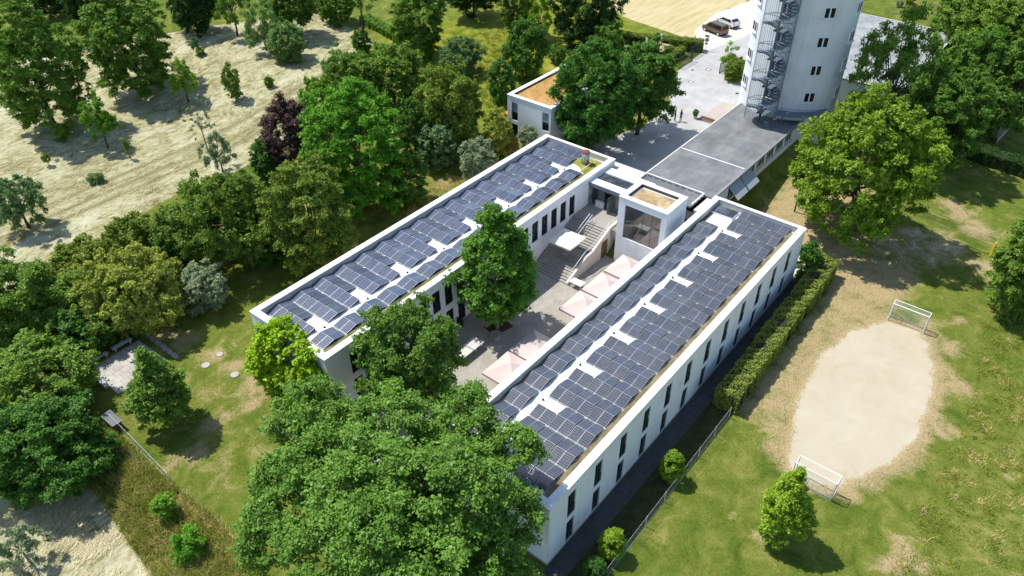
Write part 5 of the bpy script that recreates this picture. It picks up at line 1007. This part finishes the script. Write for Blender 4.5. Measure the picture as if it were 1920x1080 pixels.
for k in range(9): MB().box(129.5+k*1.35,129.5+k*1.35+1.3,12.9+k*.05,13.35+k*.05,-.2,1.55).build('stone_block','stone',t)
# ---------------------------------------------------------------- vehicles
def car(label, loc, rz, L, W, H, paint_, van):
    t = thing('parked_car', label, 'car', loc, rz, 'cars parked at the gravel edge'); h0 = .32
    if van: side = [(-L/2,.40),(-L/2+.04,.75),(-L/2+.12,1.02),(-L/2+.85,1.16),(-L/2+1.55,H-.10),(-L/2+1.95,H),(L/2-.45,H),(L/2-.12,H-.12),(L/2,1.05),(L/2,.42)]
    else: side = [(-L/2,.42),(-L/2+.05,.78),(-L/2+.15,.98),(-L/2+1.1,1.10),(-L/2+1.75,H-.08),(-L/2+2.2,H),(L/2-.85,H-.03),(L/2-.25,1.25),(L/2-.02,1.05),(L/2,.45)]
    n = len(side); b = MB(); rows = []
    for f, inset in ((0,0),(1,0)): pass
    def ins(z): return .0 if z < 1.12 else .16*(z-1.12)/(H-1.12)
    vs = []; 
    for sg in (-1,1):
        for x, z in side: vs.append((x, sg*(W/2-ins(z)-(.06 if abs(x) > L/2-.1 else 0)), z))
    lo = [(-L/2+.05,.30),(L/2-.05,.30)]
    fs = [tuple(range(n-1,-1,-1)), tuple(range(n,2*n))]+[(i,i+1,n+i+1,n+i) for i in range(n-1)]+[(n-1,0,n,2*n-1)]
    b.add(vs, fs); body = b.build('body', paint_, t, False, False)
    bm_ = MB()
    def pane(poly_, nm='window'):
        p = MB(); k = len(poly_); p.add(poly_, [tuple(range(k))]); return p.build(nm,'carglass',t,False,False)
    for sg in (-1,1):
        y = lambda z: sg*(W/2-ins(z)+.006); xs = (-L/2+1.25, -L/2+2.0, -L/2+3.0, L/2-.35) if van else (-L/2+1.55,-L/2+2.15,-L/2+3.1,L/2-.55); zt = H-.16; zb = 1.16
        a = [(xs[0],y(zb),zb),(xs[1]+.35,y(zb),zb),(xs[1]+.35,y(zt),zt),(xs[0]+.42,y(zt),zt)]; c_ = [(xs[1]+.45,y(zb),zb),(xs[2],y(zb),zb),(xs[2],y(zt),zt),(xs[1]+.45,y(zt),zt)]; d_ = [(xs[2]+.1,y(zb),zb),(xs[3],y(zb),zb),(xs[3]-.12-(0 if van else .25),y(zt),zt),(xs[2]+.1,y(zt),zt)]
        for q in (a,c_,d_): pane(q if sg > 0 else q[::-1])
        for x in (-L/2+.82, L/2-.85):
            w_ = MB().tube([(x,sg*(W/2-.20),.34),(x,sg*(W/2+.015),.34)],.34,18).build('wheel','tyre',t,False,False); MB().tube([(x,sg*(W/2+.012),.34),(x,sg*(W/2+.03),.34)],[.23,.20],14).build('rim','alu',w_,False,False)
        MB().box(-L/2-.01,-L/2+.16,sg*(W/2-.34)-.16,sg*(W/2-.34)+.16,.72,.90).build('headlight','lampglass',t,False,False); MB().box(L/2-.08,L/2+.012,sg*(W/2-.20)-.09,sg*(W/2-.20)+.09,.85,1.25).build('tail_light','redlamp',t,False,False); MB().box(-L/2+1.45,-L/2+1.62,sg*(W/2+.10)-.11,sg*(W/2+.10)+.11,1.12,1.27).build('mirror','black',t,False,False)
    e = lambda i, f, dz=.008: (side[i][0]+(side[i+1][0]-side[i][0])*f, side[i][1]+(side[i+1][1]-side[i][1])*f+dz)
    def across(i, f0, f1, nm, dx):
        (x0,z0),(x1,z1) = e(i,f0), e(i,f1); w0, w1 = W/2-ins(z0)-.10, W/2-ins(z1)-.10; pane([(x0+dx,-w0,z0),(x0+dx,w0,z0),(x1+dx,w1,z1),(x1+dx,-w1,z1)][::(-1 if dx <= 0 else 1)], nm)
    across(3,.08,.95,'windscreen',-.012); across(7 if van else 6,.12,.92,'rear_window',.012)
    MB().box(-L/2+.3,L/2-.3,-W/2+.06,W/2-.06,.22,.45).build('underbody','black',t,False,False)
    for x in (-L/2-.02,L/2-.06): MB().box(x,x+.08,-W/2+.1,W/2-.1,.36,.56).build('bumper','black',t,False,False)
# front of both cars points left (towards the field)
car('brown van parked at the edge of the pale field', (134.6,60.6,3.1), -math.pi/2-.28, 4.95, 1.95, 1.98, 'van_paint', True)
car('white car parked behind the brown van', (139.6,60.6,3.1), -math.pi/2-.35, 4.85, 1.95, 1.72, 'suv_paint', False)
# ---------------------------------------------------------------- people on the plaza
def person(label, x, y, rz, coat, hgt=1.86):
    t = thing('person', label, 'person', (x,y,3.118), rz, 'two people on the plaza'); s = hgt/1.75
    J = {'pel':(0,0,.95),'spi':(0,.02,1.20),'che':(0,.02,1.40),'nek':(0,.0,1.50),'hed':(0,-.02,1.60),'top':(0,-.01,1.72)}
    V = [J['pel'],J['spi'],J['che'],J['nek'],J['hed'],J['top']]; E_ = [(0,1),(1,2),(2,3),(3,4),(4,5)]; Rr = [(.155,.115),(.145,.105),(.165,.115),(.055,.055),(.085,.10),(.055,.06)]
    for sg in (-1,1):
        b = len(V); V += [(sg*.18,.01,1.42),(sg*.24,.03,1.15),(sg*.20,-.10,.95),(sg*.17,-.17,.90)]; E_ += [(2,b),(b,b+1),(b+1,b+2),(b+2,b+3)]; Rr += [(.065,.065),(.048,.048),(.036,.036),(.035,.03)]
        b = len(V); V += [(sg*.10,0,.86),(sg*.11,-.02+.03*sg,.48),(sg*.12,.02*sg+.02,.09),(sg*.13,.02*sg-.13,.045)]; E_ += [(0,b),(b,b+1),(b+1,b+2),(b+2,b+3)]; Rr += [(.095,.10),(.06,.062),(.042,.045),(.045,.035)]
    me = bpy.data.meshes.new('body'); me.from_pydata([tuple(c*s for c in p) for p in V],E_,[]); o = bpy.data.objects.new('body',me); COL.objects.link(o)
    md = o.modifiers.new('s','SKIN'); me.skin_vertices[0].data[0].use_root = True
    for i,rr in enumerate(Rr): me.skin_vertices[0].data[i].radius = (rr[0]*s,rr[1]*s)
    o.modifiers.new('d','SUBSURF').levels = 2
    bpy.context.view_layer.update(); dg = bpy.context.evaluated_depsgraph_get(); m2 = bpy.data.meshes.new_from_object(o.evaluated_get(dg)); bpy.data.objects.remove(o)
    m2.materials.clear()
    for k in ('skin',coat,'cloth_black'): m2.materials.append(M[k])
    for p in m2.polygons:
        z = p.center.z/s; p.material_index = 0 if z > 1.50 or (z < .96 and abs(p.center.x) > .15*s and p.center.y < -.09*s and z > .8) else (1 if z > .92 else 2); p.use_smooth = True
    link('body',m2,t,False); h = MB(); cs = [(0,.015*s,1.625*s),(0,.01*s,1.70*s),(0,0,1.745*s)]; h.tube(cs,[.098*s,.09*s,.04*s],12).build('hair','hair',t,True,False)
person('person in dark clothes on the plaza, left of two, slightly turned', 97.3,47.9,.6,'cloth_black'); person('person in dark clothes on the plaza, right of two', 97.8,47.2,-2.2,'cloth_grey',1.95)
